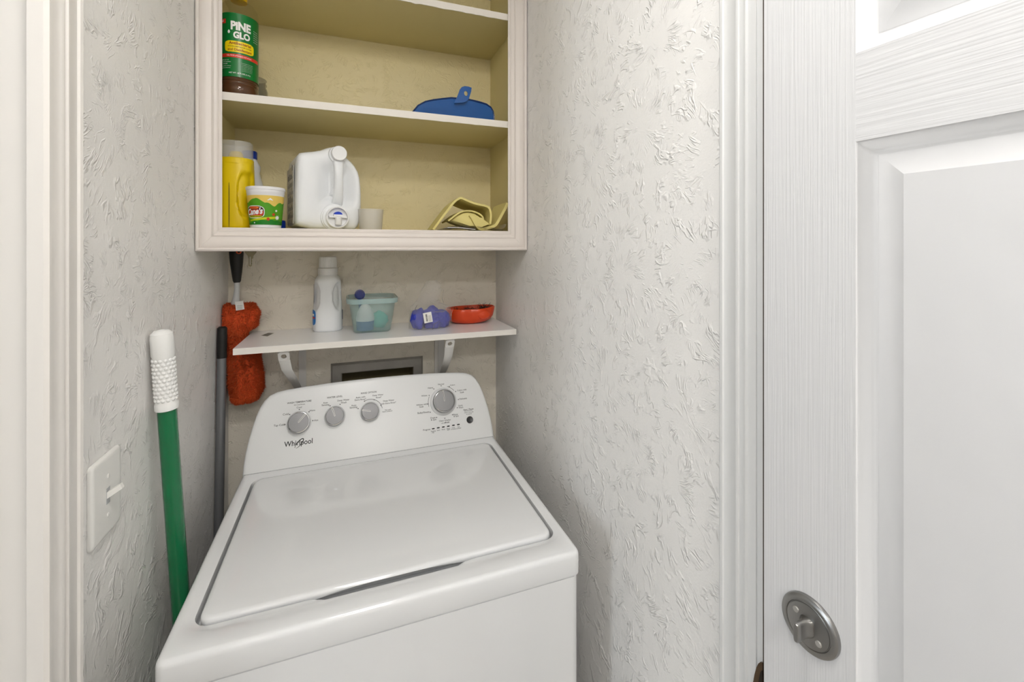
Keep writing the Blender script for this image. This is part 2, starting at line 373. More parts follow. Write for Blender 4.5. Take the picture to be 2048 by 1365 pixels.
# deadbolt thumb turn
tx, tz = ondoor(1621, 1249)
AX = Matrix(((1, 0, 0), (0, 0, -1), (0, 1, 0)))        # local z of the lathe -> door's -y (room side)
db = MB().lathe([(.0322, 0), (.0322, .002), (.0314, .0038), (.029, .0052), (.0272, .0056), (.025, .0056), (.0242, .0046), (.0237, .0048), (.0234, .0058), (.018, .0065), (.0, .0068)], (tx, 0, tz), 56, AX).build('deadbolt', 'nickel', door, 30)
for sx, sz in ((-.0125, .0105), (.0125, -.0105)):
    s_ = MB().lathe([(.0036, .006), (.0036, .0072), (.003, .0078), (0, .0078)], (tx+sx, 0, tz+sz), 16, AX).build('screw', 'nickel_bright', db)
    s_2 = MB()
b = MB()
hw = lambda z, w_, h_: [(tx+p[0]*w_, -z, tz+p[1]*h_) for p in sup(1, 1, 3.2, 20)]
b.loft([hw(.006, .0085, .0105), hw(.009, .0078, .0105), hw(.013, .0042, .0108), (hw(.022, .0034, .0112)), hw(.027, .0033, .0108), hw(.0282, .0024, .010)])
b.build('thumb_turn', 'nickel', db, 40)
# ceiling lamps: one over the nook, one added unseen behind the camera as fill
for (lx, ly), gm, lbl in ((LAMP_XY, 'lamp_glass', 'round white flush ceiling lamp glowing just in front of the cabinet'), (FILL_LAMP_XY, 'fill_lamp_glass', 'round white flush ceiling lamp added behind the camera as fill light')):
    t = thing('ceiling_lamp', (lx, ly, CEIL), lbl, 'ceiling lamp', 'ceiling lamps of the hall')
    MB().lathe([(.15, 0), (.15, -.012), (.145, -.018), (.12, -.018)], seg=40).build('base', 'lamp_base', t)
    MB().lathe([(.115, -.016), (.135, -.022), (.13, -.045), (.10, -.066), (.05, -.078), (.0, -.08)], seg=40).build('glass_dome', gm, t)

# ================================================================== BUILT-IN CABINET
cab = thing('storage_cabinet', (XL, YB, ZB_OUT), 'open white-framed built-in wall cabinet with cream-painted shelves above the washer', 'cabinet')
def cpart(b, name, m, smooth=38): return rel(b, cab).build(name, m, cab, smooth)
CT = CEIL-.001
cpart(MB().box(XL+.0005, XCL, YF+.014, YB-.0005, ZB_OUT+.02, CT), 'side_panel', 'shelf_paint', 0)
cpart(MB().box(XCR, XR-.0005, YF+.014, YB-.0005, ZB_OUT+.02, CT), 'side_panel', 'shelf_paint', 0)
cpart(MB().box(XCL, XCR, YB-.004, YB-.0005, ZB_OUT+.03, CT), 'back_panel', 'cream_wall_paint', 0)
cpart(MB().box(XCL, XCR, YF+.014, YB-.004, ZB_IN-.02, ZB_IN-.001), 'bottom_panel', 'shelf_paint', 0)
def shelf(z0, z1):
    s_ = cpart(MB().box(XCL, XCR, YF+.021, YB-.004, z0, z1), 'shelf', 'shelf_paint', 0)
    n = 60; rr = random.Random(int(z0*1000)); top = []; bot = []
    for k in range(n+1):
        x = XCL+(XCR-XCL)*k/n
        top.append((x, z1+.0002)); bot.append((x, z0-.0002-max(0, rr.gauss(-.0006, .0009))))
    rings = [[(p[0], y, p[1]) for p in top+bot[::-1]] for y in (YF+.019, YF+.0215)]
    b = MB(); N_ = 2*n+2
    v = rings[0]+rings[1]; f = []
    for k in range(n):
        f.append((k, k+1, N_-2-k, N_-1-k)); 
    for k in range(N_):
        f.append((k, (k+1) % N_, N_+(k+1) % N_, N_+k))
    b.add(v, f); rel(b, cab); l = Vector(s_.location)
    b.build('front_edge', 'shelf_edge_paint', s_, 0)
shelf(S2B, S2T); shelf(S1B, S1T)
# moulded face frame with mitred corners: profile (fraction from outer to inner, depth behind the proudest face)
FP = [(0, 0.014), (0, 0.006), (0.03, 0.0015), (0.09, 0.0), (0.15, 0.0018), (0.17, 0.0063), (0.2, 0.0054), (0.3, 0.0045), (0.45, 0.0067), (0.6, 0.0083), (0.66, 0.0067), (0.7, 0.0097), (0.8, 0.0112), (0.86, 0.0105), (0.88, 0.0128), (0.96, 0.0128), (1, 0.0142), (1, 0.014)]
wl, wr_, wb = XIL-XL, XR-XIR, ZB_IN-ZB_OUT
e = .0008
def fp(side):
    b = MB(); r0, r1 = [], []
    for fr, dy in FP:
        y = YF+dy
        if side == 'l': r0.append((XL+e+fr*(wl-e), y, ZB_OUT+fr*wb)); r1.append((XL+e+fr*(wl-e), y, CT))
        if side == 'r': r0.append((XR-e-fr*(wr_-e), y, ZB_OUT+fr*wb)); r1.append((XR-e-fr*(wr_-e), y, CT))
        if side == 'b': r0.append((XL+e+fr*(wl-e)+.0003, y, ZB_OUT+fr*wb)); r1.append((XR-e-fr*(wr_-e)-.0003, y, ZB_OUT+fr*wb))
    return b.loft([r0, r1])
cpart(fp('l'), 'frame_stile', 'frame_paint', 25); cpart(fp('r'), 'frame_stile', 'frame_paint', 25); cpart(fp('b'), 'frame_rail', 'frame_paint', 25)

# ================================================================== WASHER
ws = thing('washing_machine', (WX, WY+.34, 0), 'white top-load washing machine with four silver knobs on its console', 'washing machine')
def wpart(b, name, m, parent=ws, smooth=38):
    return rel(b, ws).build(name, m, parent, smooth)
WL, WR = WX-WW/2, WX+WW/2
rings = []
for z, ins in ((.03, .012), (.032, .002), (WZ-.06, .002), (WZ-.0488, .002), (WZ-.0478, .004)):
    rings.append([(x, y, z) for x, y in rrect(WL+ins, WR-ins, WY+ins, YB-.13-ins, .018, 6, 2)])
wpart(MB().loft(rings), 'body', 'washer_enamel')
for fx in (WL+.06, WR-.06):
    for fy in (WY+.06, YB-.2): wpart(MB().lathe([(.022, 0), (.022, .012), (.012, .014), (.012, .034)], (fx, fy, 0), 16), 'foot', 'button_black')
# deck
LX0, LX1, LY0, LY1 = -.232, .4005, .838, 1.305
def deckring(ins, z, r): return [(x, y, z) for x, y in rrect(WL+ins, WR-ins, WY+ins, YB-.13-ins, r, 8, 24)]
def lidring(out, z, r, scoop=0):
    o = []
    for x, y in rrect(LX0-out, LX1+out, LY0-out, LY1+out, r, 8, 24):
        if scoop and y < LY0+.01:
            t_ = (x-.0775)/.132
            if abs(t_) < 1: y -= scoop*(1-abs(t_)**5)
        o.append((x, y, z))
    return o
rings = [deckring(.004, WZ-.0468, .012), deckring(.0006, WZ-.0455, .014), deckring(0, WZ-.0435, .015), deckring(0, WZ-.010, .015), deckring(.0009, WZ-.0055, .0145), deckring(.003, WZ-.0022, .013), deckring(.006, WZ-.0005, .011), deckring(.009, WZ, .010),
    lidring(.021, WZ, .04), lidring(.018, WZ-.0015, .038), lidring(.009, WZ-.0022, .030, .019), lidring(.0068, WZ-.0032, .028, .020), lidring(.006, WZ-.009, .027, .017), lidring(.0055, WZ-.026, .026, .003)]
wpart(MB().loft(rings), 'top_deck', 'washer_enamel')
# lid
def lr(ins, z, r, lift=0):
    o = []
    for x, y in rrect(LX0+ins, LX1-ins, LY0+ins, LY1-ins, r, 8, 24):
        zz = z
        if lift and y < LY0+.012:
            t_ = (x-.0775)/.14
            if abs(t_) < 1: zz += lift*(1-abs(t_)**3)
        o.append((x, y, zz))
    return o
wpart(MB().loft([lr(.004, WZ-.013, .020, .007), lr(.0005, WZ-.0115, .022, .007), lr(0, WZ-.006, .022, .002), lr(.001, WZ-.002, .022), lr(.004, WZ+.0006, .02), lr(.009, WZ+.0016, .018), lr(.03, WZ+.002, .012), lr(.15, WZ+.0026, .01)]), 'lid', 'washer_enamel')
# console
CA = R(25); CO = Vector((WX, WY+WD, WZ)); CN = Vector((0, -math.cos(CA), math.sin(CA))); CV = Vector((0, math.sin(CA), math.cos(CA))); CU = Vector((1, 0, 0))
half = [(.350, -.002), (.350, .02), (.3475, .055), (.342, .09), (.335, .123), (.329, .146), (.321, .168), (.311, .186), (.298, .199), (.280, .2065), (.256, .2105), (.22, .2135), (.16, .2170), (.08, .2195), (0, .2203)]
outl = half+[(-x, v) for x, v in half[-2::-1]]
def cring(ins, dn):
    out = []
    for x, v in outl:
        k = 1-ins/.35; out.append(CO+CU*(x*k)+CV*(max(v-(ins if v > .02 else 0)*(v/.22), -.002))+CN*dn)
    return out
back = [Vector((p.x, max(p.y, 1.458), p.z)) for p in cring(.004, -.02)]
con = wpart(MB().loft([cring(.010, .0), cring(.004, -.0012), cring(.0012, -.004), cring(0, -.009), cring(0, -.018), back]), 'console', 'washer_plastic', ws, 50)
wpart(MB().box(WL+.004, WR-.004, CO.y-.0012, CO.y+.004, WZ-.001, WZ+.0012), 'console_seam', 'grey_plastic', con, 0)
def oncon(px, py, dn=0):
    return hit(px, py, CO+CN*dn, CN)
def cuv(px, py, dn=0):
    h = oncon(px, py, dn)-CO; return h.dot(CU), h.dot(CV)
def con_fn(px, py, eps=.0004):
    o = oncon(px, py)
    return lambda x, y: o+CU*x+CV*y+CN*eps
def pxm(px, py): return (oncon(px+.5, py)-oncon(px-.5, py)).length
CM = Matrix((CU, CV, CN)).transposed()
def dot(mb, px, py, r=.0016):
    o = oncon(px, py); mb.add([o+CU*r*math.cos(a)+CV*r*math.sin(a)+CN*.0004 for a in [2*math.pi*k/10 for k in range(10)]], [tuple(range(10))])
def arc(mb, cu, cv, r, a0, a1, w_=.0006, n=24):
    v = []; f = []
    for k in range(n+1):
        a = R(a0+(a1-a0)*k/n)
        for q in (r-w_, r+w_): v.append(CO+CU*(cu+q*math.cos(a))+CV*(cv+q*math.sin(a))+CN*.0004)
    for k in range(n): f.append((2*k, 2*k+1, 2*k+3, 2*k+2))
    mb.add(v, f)
def knob(px, py, r, ang, label, big=False):
    dn = .021 if big else .018
    u, v = cuv(px, py, dn); c = CO+CU*u+CV*v
    collar = MB()
    if big: collar.lathe([(r*1.22, 0), (r*1.22, .002), (r*1.14, .004), (r*1.0, .004)], c, 48, CM)
    else: collar.lathe([(r*1.10, 0), (r*1.09, .0012), (r*1.0, .0012)], c, 40, CM)
    k = wpart(MB().lathe([(r*.98, 0), (r*.985, .004), (r*.93, dn-.005)], c, 48, CM), 'knob', 'knob_skirt'); k['label'] = label
    wpart(collar, 'collar', 'knob_collar', k)
    wpart(MB().lathe([(r*.95, dn-.006), (r*1.0, dn-.004), (r*1.0, dn-.0015), (r*.96, dn), (r*.90, dn+.0004), (r*.875, dn-.0012)], c, 48, CM, cap1=False), 'chrome_ring', 'chrome', k)
    wpart(MB().lathe([(r*.885, dn-.002), (r*.87, dn-.0008), (0, dn-.0002)], c, 48, CM), 'face', 'knob_face', k)
    a = R(ang); dx = CU*math.cos(a)+CV*math.sin(a); dy = CN.cross(dx)
    b = MB(); o = c+CN*(dn-.0006)
    poly = [(.0, -.0016), (r*.88, -.0019), (r*.88, .0019), (.0, .0016), (-.0015, 0)]
    wpart(b.prism(poly, o, dx, dy, CN, .0016), 'pointer', 'nickel_bright', k)
    wpart(MB().prism([(.0, -.0007), (r*.84, -.0009), (r*.84, .0009), (0, .0007)], o+CN*.0016, dx, dy, CN, .0003), 'pointer_slot', 'print_grey', k)
    return u, v
k1 = knob(597, 845, .0292, 50, 'silver wash temperature knob pointing between cool and warm')
k2 = knob(669.5, 832, .0268, 108, 'silver water level knob turned to auto sensing')
k3 = knob(740.5, 823, .0262, 165, 'silver rinse option knob pointing left')
k4 = knob(889, 802, .0345, 94, 'large silver cycle selector knob set to normal', True)
def lettering(items, name='lettering', m='print_grey', dots=(), arcs=()):
    b = MB()
    for it in items:
        sx, px, py, wpx = it[:4]; bd = it[4] if len(it) > 4 else .008
        put_text(b, sx, wpx*pxm(px, py), con_fn(px, py), bd)
    for p in dots: dot(b, *p)
    for a in arcs: arc(b, *a)
    o_ = wpart(b, name, m, con, 0); o_['kind'] = 'stuff'; return o_
lettering([('WASH TEMPERATURE', 598.7, 804.5, 48, .02), ('All Cold Rinses', 599, 809.7, 22), ('Tap Cold', 558.5, 851.5, 22), ('Cold', 571.5, 829, 11.5), ('Cool', 598.5, 815.3, 10), ('Warm', 624.5, 821.5, 11.5), ('Hot', 632.5, 841, 8)],
    dots=[(569.8, 849.7), (579.5, 829.8), (598.7, 819.6), (618, 824.2), (625.6, 841.8)])
lettering([('WATER LEVEL', 669.5, 794.5, 31, .012), ('Auto', 651, 806, 9.5), ('Sensing', 651, 810.8, 15), ('Deep Water', 687, 801.2, 24), ('Wash', 687.5, 805.6, 11.5)], dots=[(660.2, 812.2), (680.2, 809.3)])
lettering([('RINSE OPTION', 737.6, 785.7, 31, .012), ('Auto with', 721, 795, 19), ('Extra Rinse*', 721, 799.5, 22.5), ('Deep Water', 756, 791, 21.5), ('Rinse*', 757.5, 795.2, 11), ('Deep Water', 777.5, 802, 22), ('with Extra Rinse*', 777, 806.7, 30), ('Auto', 707.5, 811.3, 10), ('Sensing', 707, 815.8, 15), ('Not with', 776, 820, 12), ('Fabric Softener', 775, 823.2, 20)],
    dots=[(716.2, 817.8), (729, 802.8), (748.5, 800.2), (761.8, 811.5)], arcs=[(k3[0], k3[1], .036, 10, 118)])
lettering([('Normal', 882, 768.8, 12), ('Colors', 905, 770.5, 10), ('Colors with', 923.5, 780.5, 18.5), ('Soak', 924, 785, 8), ('Delicates', 926.3, 797.7, 15), ('Quick', 921, 811.8, 9), ('Wash', 921.8, 815.6, 9), ('Rinse', 911.2, 829.4, 9), ('& Spin', 912.3, 833.2, 10), ('Clean Washer', 890, 841.3, 23.5), ('with', 884.8, 847, 5), ('affresh', 893.5, 845.3, 10.5, .02),
    ('Drain', 866, 836.2, 10), ('& Spin', 867.2, 840.4, 11), ('Bulky/Sheets', 847, 826, 23.5), ('Whites with', 843.5, 809.7, 22), ('Soak', 843, 814, 8.5), ('Whites', 848.5, 792, 12), ('Heavy', 861, 776.6, 10.5)],
    dots=[(882.2, 772.2), (898.6, 773.6), (911.2, 783.6), (916.7, 799.6), (914.6, 816), (905, 830.2), (889.6, 837.2), (873.2, 835.6), (860.6, 825.1), (855.6, 808.6), (858.2, 791.4), (867.6, 778.5)],
    arcs=[(k4[0], k4[1], .0475, 38, 70), (k4[0], k4[1], .0475, 155, 192)])
lettering([('Start / Pause', 936.8, 819.2, 20, .02), ('Hold 3 seconds', 937.8, 825, 18), ('to cancel', 937.8, 828.3, 11)])
lettering([('Progress', 853.5, 860.5, 14.5), ('Sensing', 866.5, 863, 9.5), ('Fill', 866.2, 865.7, 4), ('Wash', 876.5, 861, 6), ('Rinse', 886.8, 859.4, 6.5), ('Final', 896.6, 857.8, 6), ('Spin', 896.8, 860.4, 5), ('Cycle', 906.6, 856.2, 6), ('Complete', 907, 858.9, 10.5), ('Lid', 917, 854.2, 3.5), ('Locked', 917.5, 857, 8.5)])
b = MB(); o = oncon(936.8, 822.2); b.add([o+CU*(sx*.0135)+CV*sy*.0005+CN*.0004 for sx, sy in ((-1, -1), (1, -1), (1, 1), (-1, 1))], [(0, 1, 2, 3)]); wpart(b, 'underline', 'print_grey', con, 0)
for px, py in ((866.5, 858), (876.5, 856.3), (886.6, 854.6), (896.7, 853), (906.8, 851.2), (916.7, 849.6)):
    o = oncon(px, py); wpart(MB().prism(sup(.0045, .0018, 3, 16), o, CU, CV, CN, .0006), 'indicator_light', 'print_black', con)
o = oncon(939.6, 840.2); bt = wpart(MB().lathe([(.0106, 0), (.0106, .0016), (.0098, .0024), (.0085, .0022), (.0, .0012)], o, 32, CM), 'start_button', 'button_black', con)
b = MB(); put_text(b, 'Whirlpool', 56*pxm(597, 887), con_fn(597, 887.5), .012, 0, 1.12); lg = wpart(b, 'brand_lettering', 'print_black', con, 0)
b = MB(); o = oncon(598.5, 887.5); v = []; f = []
for k in range(49):
    a = R(200+k*330/48); wd = .0004+.0009*abs(math.sin((a-R(200))/2))
    for q in (-wd, wd):
        x, y = (.0145+q)*math.cos(a), (.0052+q)*math.sin(a); ca, sa = math.cos(R(48)), math.sin(R(48))
        v.append(o+CU*(x*ca-y*sa)+CV*(x*sa+y*ca)+CN*.0005)
for k in range(48): f.append((2*k, 2*k+1, 2*k+3, 2*k+2))
wpart(b.add(v, f), 'brand_swirl', 'print_black', con, 0)

# ================================================================== BACK WALL: access panel, outlet box, shelf
PX0, PX1, PZ1, PZ0, PP = -.1566, .2875, E-.2925, E-.95, .004
ap = thing('access_panel', (.066, YB, PZ0), 'textured access panel with joint lines around the metal box behind washer', 'panel')
b = MB().box(PX0, BX0, YB-PP, YB-.0005, PZ0, PZ1).box(BX1, PX1, YB-PP, YB-.0005, PZ0, PZ1).box(BX0, BX1, YB-PP, YB-.0005, BZ1, PZ1).box(BX0, BX1, YB-PP, YB-.0005, PZ0, BZ0)
rel(b, ap).build('panel', 'wall_paint_back', ap, 0)
rel(MB().rbox(PX1+.0015, .308, YB-.0042, YB-.0005, PZ0, PZ1, .001, 1), ap).build('batten', 'trim_paint', ap, 0)
fx0, fx1, fz1, fz0 = -.0615, .246, E-.395, E-.63
ob = thing('outlet_box', (.092, YB, fz0), 'recessed galvanised metal washer outlet box frame on the back wall', 'outlet box')
yq = YB-PP
def rr4(i, y): return [(fx0+i, y, fz0+i), (fx1-i, y, fz0+i), (fx1-i, y, fz1-i), (fx0+i, y, fz1-i)]
rel(MB().loft([rr4(0, yq-.0005), rr4(.0005, yq-.004), rr4(.006, yq-.010), rr4(.0085, yq-.0105), rr4(.0325, yq-.0105), rr4(.0352, yq-.008)], False, False), ob).build('frame', 'galvanised', ob, 20)
rel(MB().loft([rr4(.0352, yq-.008), rr4(.0356, YB+.085)], False, True), ob).build('box', 'box_inside', ob, 20)

SZ = E-.271; SX0, SX1, SY0 = -.2925, .512, 1.350
sh = thing('bracket_shelf', (.1, YB, SZ-.0175), 'white melamine board shelf on two metal brackets below the cabinet', 'shelf')
rel(MB().rbox(SX0, SX1, SY0, YB-.0005, SZ-.0175, SZ, .0008, 1), sh).build('board', 'melamine', sh, 0)
rel(MB().box(SX0+.0006, SX1-.0006, SY0-.0006, SY0+.0004, SZ-.017, SZ-.0005), sh).build('edge_band', 'melamine_edge', sh, 0)
def bracket(xf, xb, zb):
    b = MB(); w2 = .0145
    pts = [(1.368, SZ-.019), (1.374, SZ-.024), (1.39, SZ-.036), (1.42, SZ-.062), (1.50, SZ-.132), (1.56, zb+.02), (1.59, zb-.015), (YB-.008, zb-.06)]
    def X(y): return xf+(xb-xf)*(y-1.38)/(YB-1.38)
    # brace strap with a hole near its top
    n = 20; hs = .0105
    y0, z0 = pts[2]; y1, z1 = pts[3]; d = Vector((0, y1-y0, z1-z0)).normalized()
    hc = Vector((X(1.388), 1.388, SZ-.034)); ring_o, ring_i = [], []
    for k in range(n):
        a = 2*math.pi*k/n; c_, s_ = math.cos(a), math.sin(a); m_ = max(abs(c_), abs(s_))
        ring_o.append(hc+Vector((w2*c_/m_, 0, 0))+d*(w2*s_/m_)); ring_i.append(hc+Vector((.0066*c_, 0, 0))+d*(.0078*s_))
    d = Vector((0, .46, -.888)); hc = Vector((X(1.374), 1.374, SZ-.0355))
    ring_o, ring_i = [], []
    for k in range(n):
        a = 2*math.pi*k/n; c_, s_ = math.cos(a), math.sin(a); m_ = max(abs(c_), abs(s_))
        ring_o.append(hc+Vector((w2*c_/m_, 0, 0))+d*(w2*s_/m_)); ring_i.append(hc+Vector((.0072*c_, 0, 0))+d*(.0078*s_))
    nn = d.cross(Vector((1, 0, 0))).normalized()*.0012
    b.loft([[p+nn for p in ring_o], [p-nn for p in ring_o], [p-nn for p in ring_i], [p+nn for p in ring_i], [p+nn for p in ring_o]], False, False)
    st_ = hc+d*w2; path = [st_]+[Vector((X(y), y, z)) for y, z in ((1.405, SZ-.083), (1.455, SZ-.117), (1.505, SZ-.152), (1.56, zb+.008), (1.59, zb-.02), (YB-.008, zb-.06))]
    rings = []
    for i, p in enumerate(path):
        t_ = i/(len(path)-1); ww = w2*(1-.38*t_)
        bow = -.004
        rings.append([p+Vector((-ww, .001, .0012)), p+Vector((-ww*.6, -.002, 0)), p+Vector((ww*.6, -.002, 0)), p+Vector((ww, .001, .0012)), p+Vector((ww, .004, .0012)), p+Vector((-ww, .004, .0012))])
    b.loft(rings)
    b.box(xf-.011, xf+.011, 1.372, YB-.003, SZ-.0205, SZ-.0178)
    b.box(xb-.011, xb+.011, YB-.0075, YB-.0045, zb-.09, SZ-.0178)
    top = hc-d*w2
    b.loft([[top+Vector((-w2, 0, 0)), top+Vector((w2, 0, 0)), top+Vector((w2, 0.004, .001)), top+Vector((-w2, .004, .001))], [(xf-w2, 1.366, SZ-.0178), (xf+w2, 1.366, SZ-.0178), (xf+w2, 1.372, SZ-.0178), (xf-w2, 1.372, SZ-.0178)]])
    rel(b, sh).build('bracket', 'bracket_white', sh, 35)
bracket(-.1735, -.148, E-.472); bracket(.2965, .313, E-.462)
sk = thing('shelf_sticker', atZ(539, 671, SZ), 'small grey printed sticker stuck on the white shelf', 'sticker')
c0 = Vector(sk.location)
q = [atZ(px, py, SZ+.0004)-c0 for px, py in ((522, 671.5), (536, 666), (548, 666.5), (535, 673))]
MB().add(q+[p-Vector((0, 0, .0003)) for p in q], [(0, 1, 2, 3), (7, 6, 5, 4), (0, 4, 5, 1), (1, 5, 6, 2), (2, 6, 7, 3), (3, 7, 4, 0)]).build('sticker', 'label_grey', sk, 0)
for k in range(4):
    a_, b_ = q[0].lerp(q[3], .15+.2*k), q[1].lerp(q[2], .15+.2*k); e_ = (q[3]-q[0])*.06
    MB().add([p+Vector((0, 0, .0002)) for p in (a_.lerp(b_, .1), a_.lerp(b_, .9), a_.lerp(b_, .9)+e_, a_.lerp(b_, .1)+e_)], [(0, 1, 2, 3)]).build('print_line', 'print_grey', sk, 0)

# ================================================================== LIGHT SWITCH
p1 = atX(183, 930, XL+.006); p2 = atX(243, 960, XL+.006); zc = E-.387; yc = (p1.y+p2.y)/2; hw2 = (p2.y-p1.y)/2-.001; hh = .0625
ls = thing('light_switch', (XL, yc, zc), 'white toggle light switch plate on the textured left wall', 'light switch')
def sring(ins, x): return [(x, y, z) for y, z in rrect(-hw2+ins, hw2-ins, -hh+ins, hh-ins, .006, 5, 3)]
MB().loft([sring(0, .0003), sring(0, .003), sring(.0015, .0055), sring(.004, .0066), sring(.008, .0068)]).build('plate', 'switch_plastic', ls)
AXX = Matrix(((0, 0, 1), (1, 0, 0), (0, 1, 0)))
for sz in (.030, -.030): MB().lathe([(.0035, .0066), (.0035, .0074), (.0025, .0080), (0, .0080)], (0, 0, sz), 16, AXX).build('screw', 'switch_plastic', ls)
MB().box(.0066, .0072, -.0052, .0052, -.0125, .0125).build('slot', 'grey_plastic', ls, 0)
MB().loft([[(.0066, -.0045, .006), (.0066, .0045, .006), (.0066, .0045, -.004), (.0066, -.0045, -.004)], [(.023, -.0036, .0155), (.023, .0036, .0155), (.026, .0036, .0085), (.026, -.0036, .0085)]]).build('toggle', 'switch_plastic', ls, 0)

# ================================================================== POLES
def pole(name, top, low, r, label, cat): 
    top, low = Vector(top), Vector(low); d = (low-top); foot = top+d*((top.z-.0)/(top.z-low.z))
    t = thing(name, foot, label, cat); return t, top-foot, Vector((0, 0, 0))
gt = Vector((-.3395, 1.022, E-.160)); gl = Vector((-.318, 1.0547, E-.722))
t, tp, ft = pole('green_broom', gt, gl, .016, 'green broom handle with bumpy white grip leaning on left wall', 'broom')
dv = (tp-ft).normalized(); Lg = (tp-ft).length
MB().tube([ft+dv*.03, ft+dv*(Lg-.145)], .0158, 28).build('handle', 'broom_green', t)
GM = dv.to_track_quat('Z', 'Y').to_matrix()
g = MB().lathe([(.0160, Lg-.155), (.0192, Lg-.154), (.0192, Lg-.144), (.0172, Lg-.139), (.0172, Lg-.052), (.0188, Lg-.047), (.0188, Lg-.016), (.0175, Lg-.006), (.012, Lg-.001), (.006, Lg), (.0055, Lg-.003), (0, Lg-.003)], ft, 32, GM).build('grip', 'grip_white', t)
b = MB()
for i in range(11):
    for k in range(13):
        a = 2*math.pi*(k+.5*(i % 2))/13; c = ft+GM @ Vector((.0168*math.cos(a), .0168*math.sin(a), Lg-.134+i*.0077))
        nrm_ = GM @ Vector((math.cos(a), math.sin(a), 0)); M_ = nrm_.to_track_quat('Z', 'Y').to_matrix()
        b.lathe([(.0036, 0), (.0032, .0014), (.0018, .0024), (0, .0028)], c, 8, M_, cap0=False)
bb = b.build('grip_bumps', 'grip_white', g, 60); bb['kind'] = 'stuff'
MB().lathe([(.012, 0), (.0165, .002), (.0165, .03), (.0158, .04)], ft, 20).build('foot', 'grip_white', t)
bt_ = Vector((-.3462, 1.478, E-.23)); bl = Vector((-.3462, 1.44, E-.814))
t, tp, ft = pole('grey_pole', bt_, bl, .012, 'grey metal pole with black plastic end standing in the corner', 'pole')
dv = (tp-ft).normalized(); Lg = (tp-ft).length
MB().tube([ft+dv*.004, ft+dv*(Lg-.085)], .0118, 24).build('tube', 'pole_grey', t)
MB().tube([ft+dv*(Lg-.09), ft+dv*(Lg-.03), ft+dv*(Lg-.004), ft+dv*Lg], [.0126, .0126, .0122, .008], 24).build('end_cap', 'handle_black', t)
MB().tube([ft, ft+dv*.02], .0126, 20).build('foot', 'handle_black', t)

# ================================================================== DUSTER
DY = 1.550
dk = thing('duster', (-.30, DY, E-.46), 'fluffy orange duster with black handle hanging under the cabinet', 'duster')
def dxy(px, py, Y=DY): return atY(px, py, Y)-Vector(dk.location)
# plush head: rings down the outline seen in the photo (left px, right px at height py)
prof = [(608, 444, 516, .012), (612, 439, 519, .030), (626, 437, 520, .040), (642, 438, 519, .044), (654, 441, 519, .042), (662, 441, 516, .041), (668, 442, 499, .040), (676, 443, 497, .038), (684, 446, 497, .038), (692, 449, 508, .039), (702, 452, 517, .040), (714, 455, 521, .041), (730, 455, 524, .042), (748, 455, 527, .045), (766, 454, 529, .045), (780, 454, 529, .044), (791, 456, 525, .041), (798, 461, 515, .032), (803, 470, 502, .016)]
rings = []
SEG = 40
for py, xl, xr, dep in prof:
    a, c = dxy(xl+2, py), dxy(xr-2, py); mid = (a+c)/2; rx = (c-a).length/2
    rings.append([mid+Vector((rx*math.cos(2*math.pi*k/SEG), min(dep, .085)*math.sin(2*math.pi*k/SEG), 0)) for k in range(SEG)])
for i, rg in enumerate(rings):
    for k, p in enumerate(rg):
        nv = noise.noise(p*34+Vector((3, 0, 0)))*.016+noise.noise(p*80)*.008-.002
        c = sum(rg, Vector())/SEG; dd = (p-c); 
        if dd.length > 1e-5: rg[k] = p+dd.normalized()*nv*(.7)
# keep the head clear of wall planes
for rg in rings:
    for p in rg:
        wx = p.x+dk.location.x; wy = p.y+dk.location.y
        wz = p.z+dk.location.z
        if SZ-.030 < wz < SZ+.014 and wx > SX0-.004: p.x = SX0-.004-dk.location.x
        if wx < XL+.006: p.x = XL+.006-dk.location.x
        if wy > YB-.006: p.y = YB-.006-dk.location.y
head = MB().loft(rings).build('head', 'duster_orange', dk, 80)
b = MB(); rnd = random.Random(5)
for q_ in range(15000):
    i = rnd.randrange(len(rings)-1); k = rnd.randrange(SEG); t_ = rnd.random(); s_ = rnd.random()
    p00, p01, p10, p11 = rings[i][k], rings[i][(k+1) % SEG], rings[i+1][k], rings[i+1][(k+1) % SEG]
    p = p00.lerp(p01, s_).lerp(p10.lerp(p11, s_), t_); n_ = (p01-p00).cross(p10-p00)
    if n_.length < 1e-9: continue
    n_.normalize(); c = (rings[i][0]+rings[i][SEG//2])/2
    if n_.dot(p-c) < 0: n_ = -n_
    d_ = (n_+Vector((rnd.gauss(0, .45), rnd.gauss(0, .45), rnd.gauss(-.35, .4)))).normalized()
    ln_ = rnd.uniform(.004, .0095); s1 = d_.cross(Vector((.3, .2, .9))).normalized()*.0015; s2 = d_.cross(s1).normalized()*.0015
    tip = p+d_*ln_
    wx = tip.x+dk.location.x; wy = tip.y+dk.location.y
    wz = tip.z+dk.location.z
    if SZ-.0185 < wz < SZ+.001 and wx > SX0-.001: tip.x = SX0-.001-dk.location.x
    if wx < XL+.001: tip.x = XL+.001-dk.location.x
    if wy > YB-.001: tip.y = YB-.001-dk.location.y
    b.add([p+s1, p-s1*.5+s2*.8, p-s1*.5-s2*.8, tip], [(0, 1, 3), (1, 2, 3), (2, 0, 3)])
fb = b.build('fibres', 'duster_fibre', head, 0); fb['kind'] = 'stuff'
